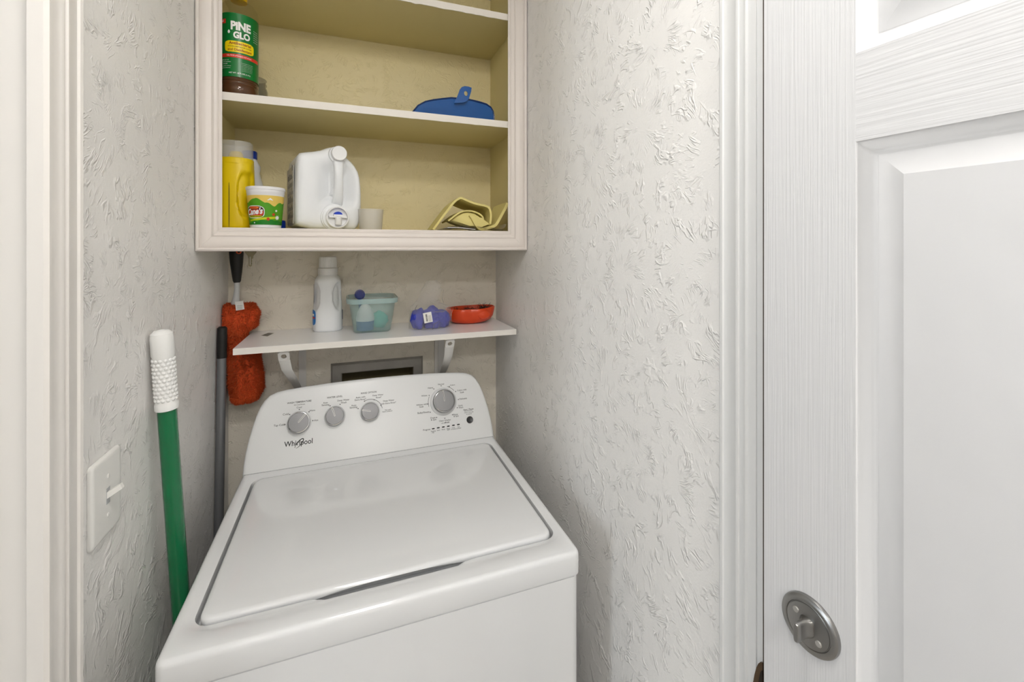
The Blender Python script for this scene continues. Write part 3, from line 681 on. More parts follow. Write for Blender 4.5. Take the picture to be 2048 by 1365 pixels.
# neck and handle
hp = lambda px, py: dxy(px, py, DY-.005)
pts = [(474, 640), (472.5, 622), (471.5, 606), (473, 592), (474, 580), (474, 562)]; rad = [.011, .0125, .0125, .0085, .0075, .0075]
MB().tube([hp(*p) for p in pts], rad, 16).build('neck', 'handle_grey', dk)
pts = [(474, 565.5), (473.8, 562), (473.5, 545), (473, 525), (472.8, 508), (472.6, 498), (472.5, 487)]; rad = [.0085, .0108, .0142, .0175, .0192, .019, .015]
hn = MB().tube([hp(*p) for p in pts], rad, 20).build('handle', 'handle_black', dk)
hc = dxy(478, 503.5, DY-.026)
MB().lathe([(.0072, 0), (.0072, .004), (.0042, .004), (.0042, 0), (.0072, 0)], hc+Vector((0, 0, 0)), 20, AX, cap0=False, cap1=False).build('hang_ring', 'orange_rubber', hn)
o = dxy(480, 612, DY-.048)
tg = MB().prism([(-.0105, -.0135), (.0115, -.0115), (.0085, .0145), (-.0125, .0135)], o, (1, 0, .05), (0, -.1, 1), (0, -1, 0), .0006).build('care_tag', 'tag_white', dk, 0)
for k in range(4): MB().prism([(-.0075, -.0005), (.0065, -.0002), (.0065, .0006), (-.0075, .0003)], o+Vector((0, -.0007, .0045-.0045*k)), (1, 0, .05), (0, -.1, 1), (0, -1, 0), .0002).build('tag_print', 'print_grey', tg, 0)
MB().prism(sup(.004, .002, 2, 14), o+Vector((-.001, -.0009, .0105)), (1, 0, .05), (0, -.1, 1), (0, -1, 0), .0002).build('tag_print', 'print_black', tg, 0)
# key
KY = 1.45; kc = atY(501, 515, KY); ky = thing('key', kc, 'worn metal key hanging from under the cabinet frame', 'key')
kk = [atY(*p, KY)-kc for p in ((489, 489), (514, 489), (513, 505), (507, 512), (506, 517), (503.8, 518.5), (504.2, 523), (503.4, 525), (504.2, 528), (503.2, 530), (503.8, 532), (500.3, 534), (497.2, 532), (497.3, 518), (495.5, 512), (489.5, 505))]
MB().loft([[p+Vector((0, dy, 0)) for p in kk] for dy in (-.0011, .0011)]).build('blade', 'key_metal', ky, 0)
g_ = [atY(*p, KY)-kc+Vector((0, -.0012, 0)) for p in ((500, 514), (501.2, 514), (501.4, 530), (499.8, 530))]
MB().add(g_+[p-Vector((0, .0005, 0)) for p in g_], [(4, 5, 6, 7), (0, 4, 5, 1), (1, 5, 6, 2), (2, 6, 7, 3), (3, 7, 4, 0)]).build('groove', 'nickel_bright', ky, 0)

# ================================================================== SHELF OBJECTS (white board)
def base_on(px, py, Z): return atZ(px, py, Z)
# white detergent bottle
c = atZ(652, 664, SZ)+Vector((.004, .036, 0)); bt = thing('white_bottle', c, 'slim white detergent bottle with ribbed cap and blue side label', 'bottle')
zc_ = c.y*math.cos(YAW)+c.x*math.sin(YAW); k_ = zc_/F
Hb = lambda py: (664-py)*k_*.985
prof = [(0, 25.5, 25), (2, 27.5, 27), (30, 27.5, 26), (45, 26.5, 25), (70, 25, 24), (90, 24.7, 24), (99, 24, 23), (106, 21, 20), (109, 17.8, 17.8), (111, 17.8, 17.8)]
rings = []
for hpx, rx, ry in prof:
    r_ = []
    for x, y in sup(rx*k_, ry*k_, 2.5, 72):
        z = hpx*k_
        a_ = math.atan2(y, x)
        # finger recesses flanking the middle rib on the front
        for a0 in (R(-142), R(-46)):
            da = (a_-a0+math.pi) % (2*math.pi)-math.pi
            q_ = (da/.42)**2+((hpx-70)/26)**2
        r_.append((x, y, z))
    rings.append(r_)
# refine rings vertically for the recesses
fine = []
for i in range(len(prof)-1):
    n = max(1, int((prof[i+1][0]-prof[i][0])/2.5))
    for k in range(n):
        t_ = k/n; fine.append([prof[i][j]*(1-t_)+prof[i+1][j]*t_ for j in range(3)])
fine.append(prof[-1]); rings = []
for hpx, rx, ry in fine:
    r_ = []
    for x, y in sup(rx*k_, ry*k_, 2.5, 72):
        a_ = math.atan2(y, x); s_ = 1
        for a0 in (R(-148), R(-40)):
            da = (a_-a0+math.pi) % (2*math.pi)-math.pi
            q_ = (da/.50)**2+((hpx-68)/29)**2
            if q_ < 1: s_ -= .17*min(1, (1-q_)*2.6)
        r_.append((x*s_, y*s_, hpx*k_))
    rings.append(r_)
MB().loft(rings).build('body', 'white_hdpe', bt, 50)
MB().lathe([(17*k_, 110*k_), (18.3*k_, 111*k_), (18.3*k_, 123*k_), (17*k_, 124*k_)], seg=36).build('collar', 'white_cap', bt)
rib = []
for z, q_ in ((124, .96), (124.5, 1), (145, .97), (146.5, .90)):
    rib.append([(16.3*k_*q_*(1+.025*(j % 2))*math.cos(2*math.pi*j/72), 16.3*k_*q_*(1+.025*(j % 2))*math.sin(2*math.pi*j/72), z*k_) for j in range(72)])
MB().loft(rib).build('cap', 'white_cap', bt, 15)
def wrap(rx, ry, n, eps, a_of, z_of):
    """strip on a superelliptic body: a grid of angles and heights"""
    pass
def patch(mb, a0, a1, z0, z1, rfun, na=14, nz=6, round_=0):
    v = []; f = []
    for i in range(nz+1):
        for j in range(na+1):
            t_, s_ = i/nz, j/na
            z = z0+(z1-z0)*t_
            sh_ = 0
            if round_:
                e_ = abs(2*t_-1); sh_ = .5*round_*(1-math.sqrt(max(0, 1-e_**4)))
            a = a0+(a1-a0)*(sh_+(1-2*sh_)*s_); r_ = rfun(a, z); v.append((r_*math.cos(a), r_*math.sin(a), z))
    for i in range(nz):
        for j in range(na): p = i*(na+1)+j; f.append((p, p+1, p+na+2, p+na+1))
    mb.add(v, f)
def supr(rx, ry, n=2.5, eps=.0005):
    return lambda a, z: eps+1/((abs(math.cos(a)/rx)**n+abs(math.sin(a)/ry)**n)**(1/n))
b = MB(); patch(b, R(-172), R(-136), 13*k_, 43*k_, supr(27.5*k_, 26.6*k_), 12, 14, .7); lb = b.build('front_label', 'label_blue', bt)
b = MB(); patch(b, R(-170), R(-140), 26*k_, 29*k_, supr(27.5*k_, 26.6*k_, eps=.0009), 8, 2); b.build('label_stripe', 'label_red', lb)
b = MB(); patch(b, R(-168), R(-144), 31*k_, 35*k_, supr(27.5*k_, 26.6*k_, eps=.0009), 8, 2); b.build('label_stripe', 'label_white', lb)
b = MB(); patch(b, R(176), R(190), 44*k_, 92*k_, supr(26.6*k_, 25*k_, eps=-.0012), 5, 8); b.build('rear_label', 'label_navy', bt)
b = MB(); patch(b, R(-20), R(8), 21*k_, 40*k_, supr(27.5*k_, 26.6*k_), 8, 6); b.build('back_label', 'label_navy', bt)

# teal tub
tc = Vector((.066, 1.502, SZ)); tb = thing('plastic_tub', tc, 'translucent teal plastic food tub standing on the white shelf', 'tub')
def tring(hx, hy, z, r): return [(x, y, z) for x, y in rrect(-hx, hx, -hy, hy, r, 8, 3)]
Ht = .110
b = MB().loft([tring(.030, .030, .0008, .018), tring(.052, .052, .0008, .02), tring(.0565, .0565, .005, .022), tring(.070, .080, Ht-.013, .034), tring(.0685, .0785, Ht-.013, .033), tring(.0550, .0550, .0065, .021), tring(.03, .03, .0025, .018)], True, True)
b.build('wall', 'tub_teal', tb)
MB().loft([tring(.070, .080, Ht-.014, .034), tring(.0765, .0865, Ht-.015, .038), tring(.0785, .0885, Ht-.004, .040), tring(.0775, .0875, Ht, .040), tring(.0735, .0835, Ht, .036), tring(.070, .080, Ht-.004, .034)], False, False).build('rim', 'tub_rim', tb)
bc = tc+Vector((-.021, -.012, .003)); cp = thing('dosing_cup', bc, 'white and blue dosing cup lying inside the teal tub', 'dosing cup')
MB().lathe([(.022, 0), (.026, .002), (.0275, .03), (.0265, .031)], seg=32).build('base', 'powder_blue', cp)
MB().lathe([(.0268, .0305), (.0285, .033), (.0285, .043), (.024, .058), (.014, .078), (.008, .084), (0, .084)], seg=32).build('top', 'white_hdpe', cp)
b = MB(); rc = tc+Vector((-.034, .052, .0045)); rg = thing('blue_scoop', rc, 'clear dark blue round scoop standing up out of the teal tub', 'scoop')
MB().tube([(0, 0, 0), (-.001, .004, .05), (-.002, .008, .089)], [.004, .004, .005], 10).build('handle', 'navy_clear', rg)
MB().lathe([(.0135, -.006), (.016, -.006), (.0165, .006), (.0145, .006), (.0135, -.004)], (-.002, .010, .106), 32, AX, cap0=False, cap1=False).build('ring', 'navy_clear', rg)
MB().lathe([(.0138, .004), (.0, .004)], (-.002, .010, .106), 28, AX, cap0=False).build('dish', 'navy_clear', rg)
b = MB(); rings = []
for i in range(9):
    t_ = i/8; rr_ = .027*math.sin(math.pi*min(1, .12+t_*.86))**.6
    rings.append([Vector((rr_*math.cos(2*math.pi*k/20)*(1+.25*noise.noise(Vector((k*.7, i*.5, 2)))), rr_*.9*math.sin(2*math.pi*k/20), .002+.052*t_+.006*noise.noise(Vector((k*.5, i, 9))))) for k in range(20)])
tag(b.loft(rings).build('folded_cloth', 'teal_cloth', None, 70, tc+Vector((.024, .01, .005))), 'pale teal crumpled cloth lying inside the teal tub', 'cloth')

# clear bag of blue cloth with a barcode tag
bgc = atZ(863, 661, SZ)+Vector((.004, .045, 0)); bz = zc_b = (bgc.y*math.cos(YAW)+bgc.x*math.sin(YAW))/F
bc_ = thing('blue_cloths', bgc, 'bundle of crumpled blue cloths packed in a clear bag on the shelf', 'cloths')
def lump(cx, cy, cz, rx, ry, rz, seed, m, parent, name, amp=.35):
    bm = bmesh.new(); bmesh.ops.create_icosphere(bm, subdivisions=4, radius=1)
    for v in bm.verts:
        p = v.co.copy(); q = noise.noise(p*1.5+Vector((seed, 0, 0)))*amp+abs(noise.noise(p*3.2+Vector((0, seed, 0))))*amp*.8
        p *= 1-q*.8
        v.co = Vector((cx+p.x*rx, cy+p.y*ry, max(.0012, cz+p.z*rz)))
    return MB().bm(bm).build(name, m, parent, 180)
lump(-.040, -.004, .031, .026, .030, .037, 1.3, 'blue_cloth', bc_, 'cloth'); lump(.006, -.004, .022, .036, .032, .027, 4.1, 'blue_cloth', bc_, 'cloth')
lump(.040, .004, .027, .030, .034, .035, 7.7, 'blue_cloth', bc_, 'cloth'); lump(.006, .02, .040, .034, .022, .028, 9.2, 'blue_cloth', bc_, 'cloth')
bg = thing('plastic_bag', bgc, 'clear crinkled plastic bag standing around blue cloths on the shelf', 'bag')
rings = []
for z, rx, ry, cx in ((.0008, .058, .034, -.004), (.003, .068, .042, -.003), (.03, .069, .044, 0), (.058, .068, .042, .001), (.074, .060, .034, -.004), (.085, .040, .026, -.009), (.10, .034, .022, -.006), (.125, .034, .022, .004), (.145, .027, .018, .008), (.158, .016, .012, .003)):
    rings.append([Vector((cx+rx*math.cos(a)*(1+.10*noise.noise(Vector((a*2.3, z*40, 1)))), ry*math.sin(a)*(1+.25*noise.noise(Vector((a*3.1, z*50, 5)))), z+(.006*noise.noise(Vector((a*4, z*30, 8))) if z > .01 else 0))) for a in [2*math.pi*k/44 for k in range(44)]])
MB().loft(rings, True, False).build('film', 'bag_clear', bg, 12)
for (x0, z0, x1, z1, x2, z2) in ((.066, .074, .03, .058, -.004, .061), (.062, .02, .06, .05, .068, .072), (.0, .002, .004, .02, .03, .034), (-.05, .084, -.057, .072, -.05, .062), (.035, .088, .03, .10, .036, .13)):
    MB().tube([(x0, -.046, z0), (x1, -.049, z1), (x2, -.046, z2)], [.0006, .0011, .0004], 6).build('crease', 'bag_clear_dense', bg)
lo = Vector((-.017, -.0515, .043)); lu = Vector((1, 0, .16)).normalized(); lv = Vector((-.16, 0, 1)).normalized()
cd = MB().prism([(-.0135, -.0165), (.0135, -.0165), (.0135, .0165), (-.0135, .0165)], lo, lu, lv, (0, -1, 0), .0006).build('barcode_tag', 'label_white', bg, 0)
b = MB(); rnd = random.Random(3); y = -.012
while y < .012:
    t_ = rnd.choice((.0005, .0008, .0012)); b.prism([(-.0065, y), (-.001, y), (-.001, y+t_), (-.0065, y+t_)], lo+Vector((0, -.0007, 0)), lu, lv, (0, -1, 0), .0001); y += t_+rnd.choice((.0005, .0009))
b.build('bars', 'print_black', cd, 0)
b = MB()
for k in range(4): b.prism([(.002+.0025*k, -.013), (.0028+.0025*k, -.013), (.0028+.0025*k, .006+.002*(k % 2)), (.002+.0025*k, .006)], lo+Vector((0, -.0007, 0)), lu, lv, (0, -1, 0), .0001)
b.build('print_line', 'label_grey', cd, 0)

# red dish
rcn = Vector((.404, 1.532, SZ)); rd = thing('red_dish', rcn, 'glossy orange-red plastic dish lying in the corner of the shelf', 'dish')
def dish(sc, z0):
    out = []
    for r_, z in ((.45, 0), (.68, .0015), (.85, .008), (.95, .020), (1.0, .038), (1.02, .050)):
        rg_ = []
        for k in range(64):
            a = 2*math.pi*k/64; rx, ry = .088*r_*sc, .058*r_*sc
            lob = 1-.10*math.exp(-((math.degrees(a)-262)/13)**2)+.05*math.exp(-((math.degrees(a)-290)/16)**2)
            if r_ < .7: lob = 1
            rg_.append((rx*math.cos(a)*lob, ry*math.sin(a)*lob, z+z0+.004*max(0, math.cos(a))*r_))
        out.append(rg_)
    return out
o_ = dish(1, .0008); i_ = dish(.955, .0035)
MB().loft(o_+i_[::-1]).build('bowl', 'red_plastic', rd, 50)
b = MB(); b.lathe([(.0, -.010), (.018, -.008), (.024, .0), (.020, .004), (.0, .007)], (.034, -.054, .032), 28, AX, sx=1, sy=.62); b.build('thumb_grip', 'red_plastic', rd)
b = MB(); rnd = random.Random(11)
for q_ in range(70):
    cx = rnd.gauss(.052, .010) if q_ < 45 else rnd.uniform(-.06, .04); p0 = Vector((cx, rnd.uniform(-.015, .015), .045)); d_ = Vector((rnd.gauss(0, .5), rnd.gauss(0, .3), rnd.uniform(.4, 1))).normalized()*rnd.uniform(.012, .03 if q_ < 45 else .02)
    b.tube([p0, p0+d_*.6, p0+d_+Vector((rnd.gauss(0, .004), 0, -.003))], [.0008, .0006, .0002], 4)
b.lathe([(.03, .030), (.036, .040), (.02, .046), (0, .047)], (.0, 0, 0), 20, sx=1.5)
hf = b.build('dust_fluff', 'black_hair', rd, 0); hf['kind'] = 'stuff'

# ================================================================== CABINET CONTENTS
FZ = ZB_IN-.001
def kpx(p): return (p.y*math.cos(YAW)+p.x*math.sin(YAW))/F
# pine cleaner bottle on the middle shelf
c = atY(478, 195, 1.363); c.z = S2T; pb = thing('cleaner_bottle', c, 'clear pine cleaner bottle with green label and brown liquid on middle shelf', 'bottle'); r = .0465
zl = lambda py: (HOR-py)*kpx(c)+E-S2T-.004
pf = [(.036, .001), (.044, .004), (.0465, .012), (.0465, .028), (.0455, .030), (.0465, .032), (.0465, .036), (.0455, .038), (.0465, .040), (.0452, .043), (.0452, zl(38)), (.0465, zl(36)), (.0465, zl(34)), (.0458, zl(32.5)), (.0465, zl(31)), (.0465, zl(29)), (.0455, zl(27.5)), (.0462, zl(26)), (.044, zl(20)), (.036, zl(11)), (.027, zl(5)), (.019, zl(1)), (.0155, zl(-2))]
MB().lathe(pf, seg=56).build('body', 'pet_clear', pb)
lq = [(q[0]-.0012, q[1]+.001) for q in pf if q[1] < .047]; MB().lathe(lq+[(.0440, .050)], seg=56).build('liquid', 'pine_liquid', pb)
MB().lathe([(.017, zl(2)), (.0195, zl(1.5)), (.0195, zl(-14)), (.018, zl(-16))], seg=40).build('cap', 'cap_yellow', pb)
lab0, lab1 = .047, zl(39.5)
a_c = math.atan2(-c.y, -c.x)     # direction that faces the camera
rl = .0459
LB = MB().lathe([(rl, lab0), (rl, lab1)], seg=64, cap0=False, cap1=False).build('label', 'label_green', pb)
def cylfn(ac, z0, r_, tilt=0):
    return lambda x, y: Vector((r_*math.cos(ac+x/r_), r_*math.sin(ac+x/r_), z0+y+tilt*x))
hl = lab1-lab0
Z = lambda t_: lab0+hl*t_      # t from label bottom to top
def ctext(sx, t_, width, m, bold=.0, da=0, eps=.0007, shear=0, hs=1):
    b = MB(); put_text(b, sx, width, cylfn(a_c+da, Z(t_), rl+eps), bold, shear, hs); return b.build('lettering', m, LB, 0)
ctext('PiNE', .80, .047, 'label_white', .05, .10, hs=1.25); ctext('GLO', .655, .039, 'label_white', .05, .14, hs=1.2)
b = MB(); patch(b, a_c-.73, a_c+.80, Z(.385), Z(.56), lambda a, z: rl+.0004, 24, 10, .25); b.build('banner', 'label_yellow', LB)
ctext('Antibacterial', .525, .052, 'label_brown', .02, .06, .0010); ctext('KITCHEN & BATHROOM CLEANER', .472, .056, 'print_black', .01, .05, .0010); ctext('and Disinfectant', .425, .057, 'label_brown', .02, .05, .0010)
b = MB(); patch(b, a_c-1.3, a_c+1.2, Z(.30), Z(.355), lambda a, z: rl+.0004, 30, 2); b.build('banner', 'label_red', LB)
ctext('Kills 99.9% of bacteria and viruses', .328, .058, 'label_white', .01, .02, .0010)
b = MB(); patch(b, a_c-1.25, a_c-.68, Z(.83), Z(.90), lambda a, z: rl+.0004, 8, 2); b.build('banner', 'label_red', LB); ctext('KILLS', .868, .016, 'label_white', .03, -.95, .0010)
for k, t_ in enumerate((.255, .225, .195, .16, .13)): ctext(('KEEP OUT OF', 'REACH OF CHILDREN', 'DANGER', 'See back panel for additional', 'precautionary statements')[k], t_, (.02, .03, .014, .03, .028)[k], 'label_white', .01, -.72)
for k in range(6): ctext('Active ingredients and other ingredients', .225-.024*k, .030-.001*k, 'label_white', 0, .42)
ctext('NET WT. 48 FL OZ (1.4 L)', .055, .05, 'label_white', .02, .04)
for k in range(6): ctext('pine cleaner', .80-.035*k, .016, 'label_white', .01, .95)
b = MB(); b.add([cylfn(a_c-.50, Z(.70), rl+.0006)(.003*math.cos(q)*(1-.5*max(0, math.sin(q))), .0048*math.sin(q)) for q in [2*math.pi*k/16 for k in range(16)]], [tuple(range(16))]); b.build('drop_mark', 'label_white', LB, 0)
# glass jar behind it
c = Vector((-.2705, 1.505, S2T)); jr = thing('glass_jar', c, 'small empty glass jar behind the pine cleaner bottle', 'jar')
MB().lathe([(.028, .001), (.034, .004), (.036, .012), (.036, .072), (.033, .082), (.031, .085), (.0315, .090), (.0335, .091), (.0335, .094), (.0315, .096), (.0315, .104), (.0335, .106), (.0320, .108), (.0295, .106), (.0295, .086), (.033, .075), (.033, .010), (.0, .006)], seg=40).build('glass', 'jar_glass', jr)
b = MB(); patch(b, R(-50), R(-15), .02, .05, lambda a, z: .0363, 8, 3); b.build('label', 'label_white', jr)
# blue dustpan
DPY = 1.330; c = atY(907, 245, DPY+.06); c.z = S2T; dp = thing('dustpan', c, 'blue plastic dustpan with hanging tab on the middle shelf', 'dustpan')
ol = [(822.6, 240), (823.5, 230), (828, 219), (838, 207.5), (852.5, 200.5), (868, 198), (886, 196.5), (903, 195), (912, 192.5), (917, 186), (919, 180), (923, 175), (929, 173), (937, 174), (943, 176), (942, 184), (940, 190), (937.5, 198), (951, 200.5), (963, 203), (975, 206), (984, 211.5), (989, 219), (991, 228), (991, 243)]
wall_pts = [p for p in ol if p[1] > 194.9]; 
fr = [atY(*p, DPY)-c for p in ol]
for p in fr: p.z = max(p.z, .001)
def dplist(sel): return [Vector(p) for p in sel]
top_only = [atY(*p, DPY)-c for p in ol if not (905 < p[0] < 945 and p[1] < 195.5)]
zz = .001
top_only[0].z = zz; top_only[-1].z = zz
def bowed(p, off): 
    t_ = p.x/.13; return Vector((p.x, p.y+off+.018*t_*t_, p.z))
rear_o = [bowed(p, 0) for p in top_only]; rear_i = [bowed(p, .003) for p in top_only]
b = MB(); b.loft([rear_o, rear_i]); 
shell = []
for k, (dy, sz, sx) in enumerate(((0, 1, 1), (.012, .985, 1.0), (.05, .78, 1.01), (.10, .50, 1.02), (.15, .22, 1.03), (.19, .06, 1.03))):
    shell.append([Vector((p.x*sx, bowed(p, dy).y, max(zz, p.z*sz))) for p in top_only])
inner = [[p+Vector((-.0022*math.copysign(1, p.x), 0, -.0022)) if p.z > .004 else p+Vector((0, 0, .0022)) for p in r_] for r_ in shell]
# side walls + back rim: only the parts near the ends of the outline stay standing
b2 = MB()
nS = len(top_only)
side = list(range(0, 4)), list(range(nS-5, nS))
for ids in side:
    b2.loft([[shell[k][i] for i in ids]+[inner[k][i] for i in reversed(ids)] for k in range(len(shell))])
b2.box(top_only[0].x+.002, top_only[-1].x-.002, DPY-c.y+.012, DPY-c.y+.20, .0008, .003)
b.build('rear_wall', 'dustpan_blue', dp, 30); MB().tube([Vector((p.x, p.y+.001, max(p.z-.0008, .0045))) for p in rear_o], .0026, 8).build('rim', 'dustpan_rim', dp); b2.build('pan', 'dustpan_blue', dp, 30)
tabo = [(908, 207), (913, 196), (917, 186), (919, 180), (923, 175), (929, 173), (937, 174), (943, 176), (942, 184), (940, 190), (937.5, 198), (933, 203), (927, 206)]
tp_ = [atY(*p, DPY)-c for p in tabo]; hcx = atY(931.5, 187.5, DPY)-c
ring_o = tp_; n = len(ring_o); ring_i = []
for p in ring_o:
    a = math.atan2(p.z-hcx.z, p.x-hcx.x); ring_i.append(hcx+Vector((.0062*math.cos(a)*1.0, 0, .0078*math.sin(a))))
bow = lambda p, o_: Vector((p.x, bowed(p, 0).y-.004-.010*max(0, (p.z-top_only[nS//2].z)/.03)*0+o_, p.z))
MB().loft([[bow(p, 0) for p in ring_o], [bow(p, .0032) for p in ring_o], [bow(p, .0032) for p in ring_i], [bow(p, 0) for p in ring_i], [bow(p, 0) for p in ring_o]], False, False).build('hanging_tab', 'dustpan_blue', dp, 30)

# yellow detergent bottle
c = Vector((-.2965, 1.405, FZ)); yb = thing('yellow_bottle', c, 'yellow plastic detergent bottle with clear measuring cap in cabinet corner', 'bottle'); ky_ = kpx(c)
yz = lambda py: (HOR-py)*ky_+E-FZ-.002
RXB, RYB = .0445, .042
fine = []
pr = [(0.001, .90), (.005, .98), (.02, 1.0), (yz(390), 1.0), (yz(360), .985), (yz(340), .97), (yz(333), .955), (yz(328), .955)]
for i in range(len(pr)-1):
    n = max(1, int((pr[i+1][0]-pr[i][0])/.004))
    for k in range(n): fine.append((pr[i][0]+(pr[i+1][0]-pr[i][0])*k/n, pr[i][1]+(pr[i+1][1]-pr[i][1])*k/n))
fine.append(pr[-1]); rings = []
for z, s_ in fine:
    r_ = []
    for x, y in sup(RXB*s_, RYB*s_, 2.7, 96):
        a_ = math.atan2(y, x); da = (a_-R(-38)+math.pi) % (2*math.pi)-math.pi; q_ = (da/.66)**4+((z-yz(390))/.064)**2
        m_ = 1-(.20*min(1, (1-q_)*3) if q_ < 1 else 0)
        r_.append((x*m_, y*m_, z))
    rings.append(r_)
MB().loft(rings).build('body', 'yellow_hdpe', yb, 60)
b = MB(); patch(b, R(-101), R(-98.5), .002, yz(368), lambda a, z: supr(RXB, RYB, 2.7, .0006)(a, z), 2, 14, .5); b.build('level_stripe', 'dark_blue_line', yb)
MB().loft([[(x*q_, y*q_, z) for x, y in sup(.0425, .041, 2.4, 60)] for z, q_ in ((yz(330), .97), (yz(329), 1), (yz(319), 1), (yz(318), .97))]).build('collar', 'yellow_hdpe', yb)
cw = [[(x*q_, y*q_, z) for x, y in sup(.042, .0405, 2.4, 60)] for z, q_ in ((yz(318.5), .985), (yz(300), .975), (yz(287), .955), (yz(284.8), .93))]
MB().loft(cw+[[(x*.93, y*.93, z) for x, y in sup(.042, .0405, 2.4, 60)] for z in (yz(286), yz(317))], False, False).build('clear_cap', 'clear_frost', yb)
b = MB(); b.loft([[(x*q_, y*q_, yz(286)) for x, y in sup(.042, .0405, 2.4, 60)] for q_ in (.94, .3)], False, True); b.build('cap_top', 'clear_frost', yb)
MB().lathe([(.020, yz(318)), (.017, yz(308)), (.0135, yz(303)), (.012, yz(304)), (.012, yz(316))], seg=24, cap1=False).build('spout', 'yellow_hdpe', yb)

# white bottle with blue cap behind the yellow one
c = Vector((-.288, 1.535, FZ)); wb = thing('blue_capped_bottle', c, 'white bleach bottle with blue cap standing behind the yellow bottle', 'bottle')
kz = kpx(Vector((-.28, 1.53, 0))); bz_ = lambda py: (HOR-py)*kz+E-FZ-.003
MB().lathe([(.046, .001), (.050, .006), (.050, bz_(400)), (.045, bz_(380)), (.035, bz_(366)), (.0295, bz_(352)), (.027, bz_(344)), (.029, bz_(336)), (.029, bz_(331)), (.022, bz_(322)), (.018, bz_(316)), (.016, bz_(315))], seg=44).build('body', 'white_hdpe', wb)
MB().lathe([(.0195, bz_(316.5)), (.0205, bz_(316)), (.0205, bz_(303)), (.0185, bz_(301))], seg=32).build('cap', 'blue_cap', wb)

# printed cup
c = atY(531.5, 457, 1.336); c.z = FZ; cu = thing('printed_cup', c, 'white plastic cup printed with green hills, flowers and a red logo', 'cup')
kc_ = kpx(c); H_ = .108; R0, R1 = .0365, .0445
rc_ = lambda z: R0+(R1-R0)*z/(H_*.86)
MB().lathe([(R0-.003, .001), (R0, .002), (rc_(.093), .093), (R1+.0004, .0935), (R1+.0008, .101), (R1+.0022, .102), (R1+.0026, .1085), (R1+.001, .1095), (R1-.0005, .108), (R1-.003, .093), (R0-.002, .004), (0, .004)], seg=56, cap0=True).build('body', 'cup_white', cu)
ac = math.atan2(-c.y, -c.x)+.02
def art(name, m, f0, f1, eps, a0=-1.5, a1=1.5, na=80, nz=4):
    v = []; f = []
    for i in range(nz+1):
        for j in range(na+1):
            a = a0+(a1-a0)*j/na; z = f0(a)+(f1(a)-f0(a))*i/nz; r_ = rc_(z)+eps; v.append((r_*math.cos(ac+a), r_*math.sin(ac+a), z))
    for i in range(nz):
        for j in range(na): p = i*(na+1)+j; f.append((p, p+1, p+na+2, p+na+1))
    return MB().add(v, f).build(name, m, sl, 60)
sl = MB().lathe([(rc_(.0095)+.0002, .0095), (rc_(.086)+.0002, .086)], seg=64, cap0=False, cap1=False).build('printed_sleeve', 'cup_gold', cu)
def hills(a): return .066+.011*math.exp(-((a+.62)/.33)**2)+.003*abs(math.sin(a*5.3+.4))-.009*math.exp(-((a-.42)/.25)**2)
art('hills', 'cup_green', lambda a: .0095, hills, .0004)
art('path', 'cup_lime', lambda a: .0195+.004*(a+1), lambda a: .024+.005*(a+1)-.0015*(a*a), .0006, -1.1, .65)
art('meadow', 'cup_dark_green', lambda a: .0096, lambda a: .0165+.004*math.sin(a*1.6+1.1)+.0025*abs(math.sin(a*6)), .0007)
def blob(name, m, a, z, pts, eps):
    return MB().add([((rc_(z+q[1])+eps)*math.cos(ac+a+q[0]/.041), (rc_(z+q[1])+eps)*math.sin(ac+a+q[0]/.041), z+q[1]) for q in pts], [tuple(range(len(pts)))]).build(name, m, sl, 0)
def gridblob(name, m, a, z, hx, hz, eps, n=2.6):
    fn_ = lambda x, y: Vector(((rc_(z+y)+eps)*math.cos(ac+a+x/.041), (rc_(z+y)+eps)*math.sin(ac+a+x/.041), z+y))
    b = MB(); seg = 40; rings = []
    rings = [[fn_(x*q, y*q) for x, y in sup(hx, hz, n, seg)] for q in (1, .8, .6, .4, .2, .05)]
    return b.loft(rings, False, True).build(name, m, sl, 60)
blob('cloud', 'cup_white', .22, .076, [(-.007, -.003), (.007, -.003), (.005, -.001), (.0005, .0035), (-.003, .001)], .0006)
la = -.70
gridblob('logo_border', 'cup_white', la, .0425, .0255, .0165, .0008, 3); gridblob('logo_ground', 'cup_dark_red', la, .0425, .0238, .0148, .0010, 3)
gridblob('logo_band', 'cup_red', la+.05, .0405, .021, .0085, .0012, 3); gridblob('logo_band', 'cup_orange', la-.03, .0535, .0135, .003, .0013, 3); gridblob('logo_band', 'cup_lime', la+.04, .0305, .019, .0027, .0014, 3)
def cuptext(sx, a, z, wd, m, bold, eps, shear=0, tilt=0, hs=1):
    b = MB(); put_text(b, sx, wd, lambda x, y: Vector(((rc_(z+y)+eps)*math.cos(ac+a+x/.041), (rc_(z+y)+eps)*math.sin(ac+a+x/.041), z+y+tilt*x)), bold, shear, hs); b.build('lettering', m, sl, 0)
cuptext("Cane's", la, .044, .043, 'cup_white', .04, .0018, .25, .10, 1.35); cuptext('Raising', la-.08, .0537, .020, 'cup_red', .02, .0017); cuptext('CHICKEN FINGERS', la+.04, .0305, .032, 'cup_dark_red', .02, .0018)
for a, z, s_, mm in ((.12, .0245, .0055, 'cup_red'), (.44, .0365, .005, 'cup_red'), (.60, .0465, .0035, 'cup_white'), (.70, .0285, .007, 'cup_white'), (-.73, .0145, .0025, 'cup_white')):
    n = 16; blob('flower', mm, a, z, [(s_*(1 if k % 2 else .55)*math.cos(2*math.pi*k/n), s_*(1 if k % 2 else .55)*math.sin(2*math.pi*k/n)) for k in range(n)], .0012)
# blue cap behind the cup
tag(MB().lathe([(.019, .0), (.020, .002), (.019, .026), (.017, .028)], seg=28).build('bottle_cap', 'blue_cap', None, 38, (-.196, 1.43, FZ)), 'small dark blue bottle cap behind the printed cup', 'cap')

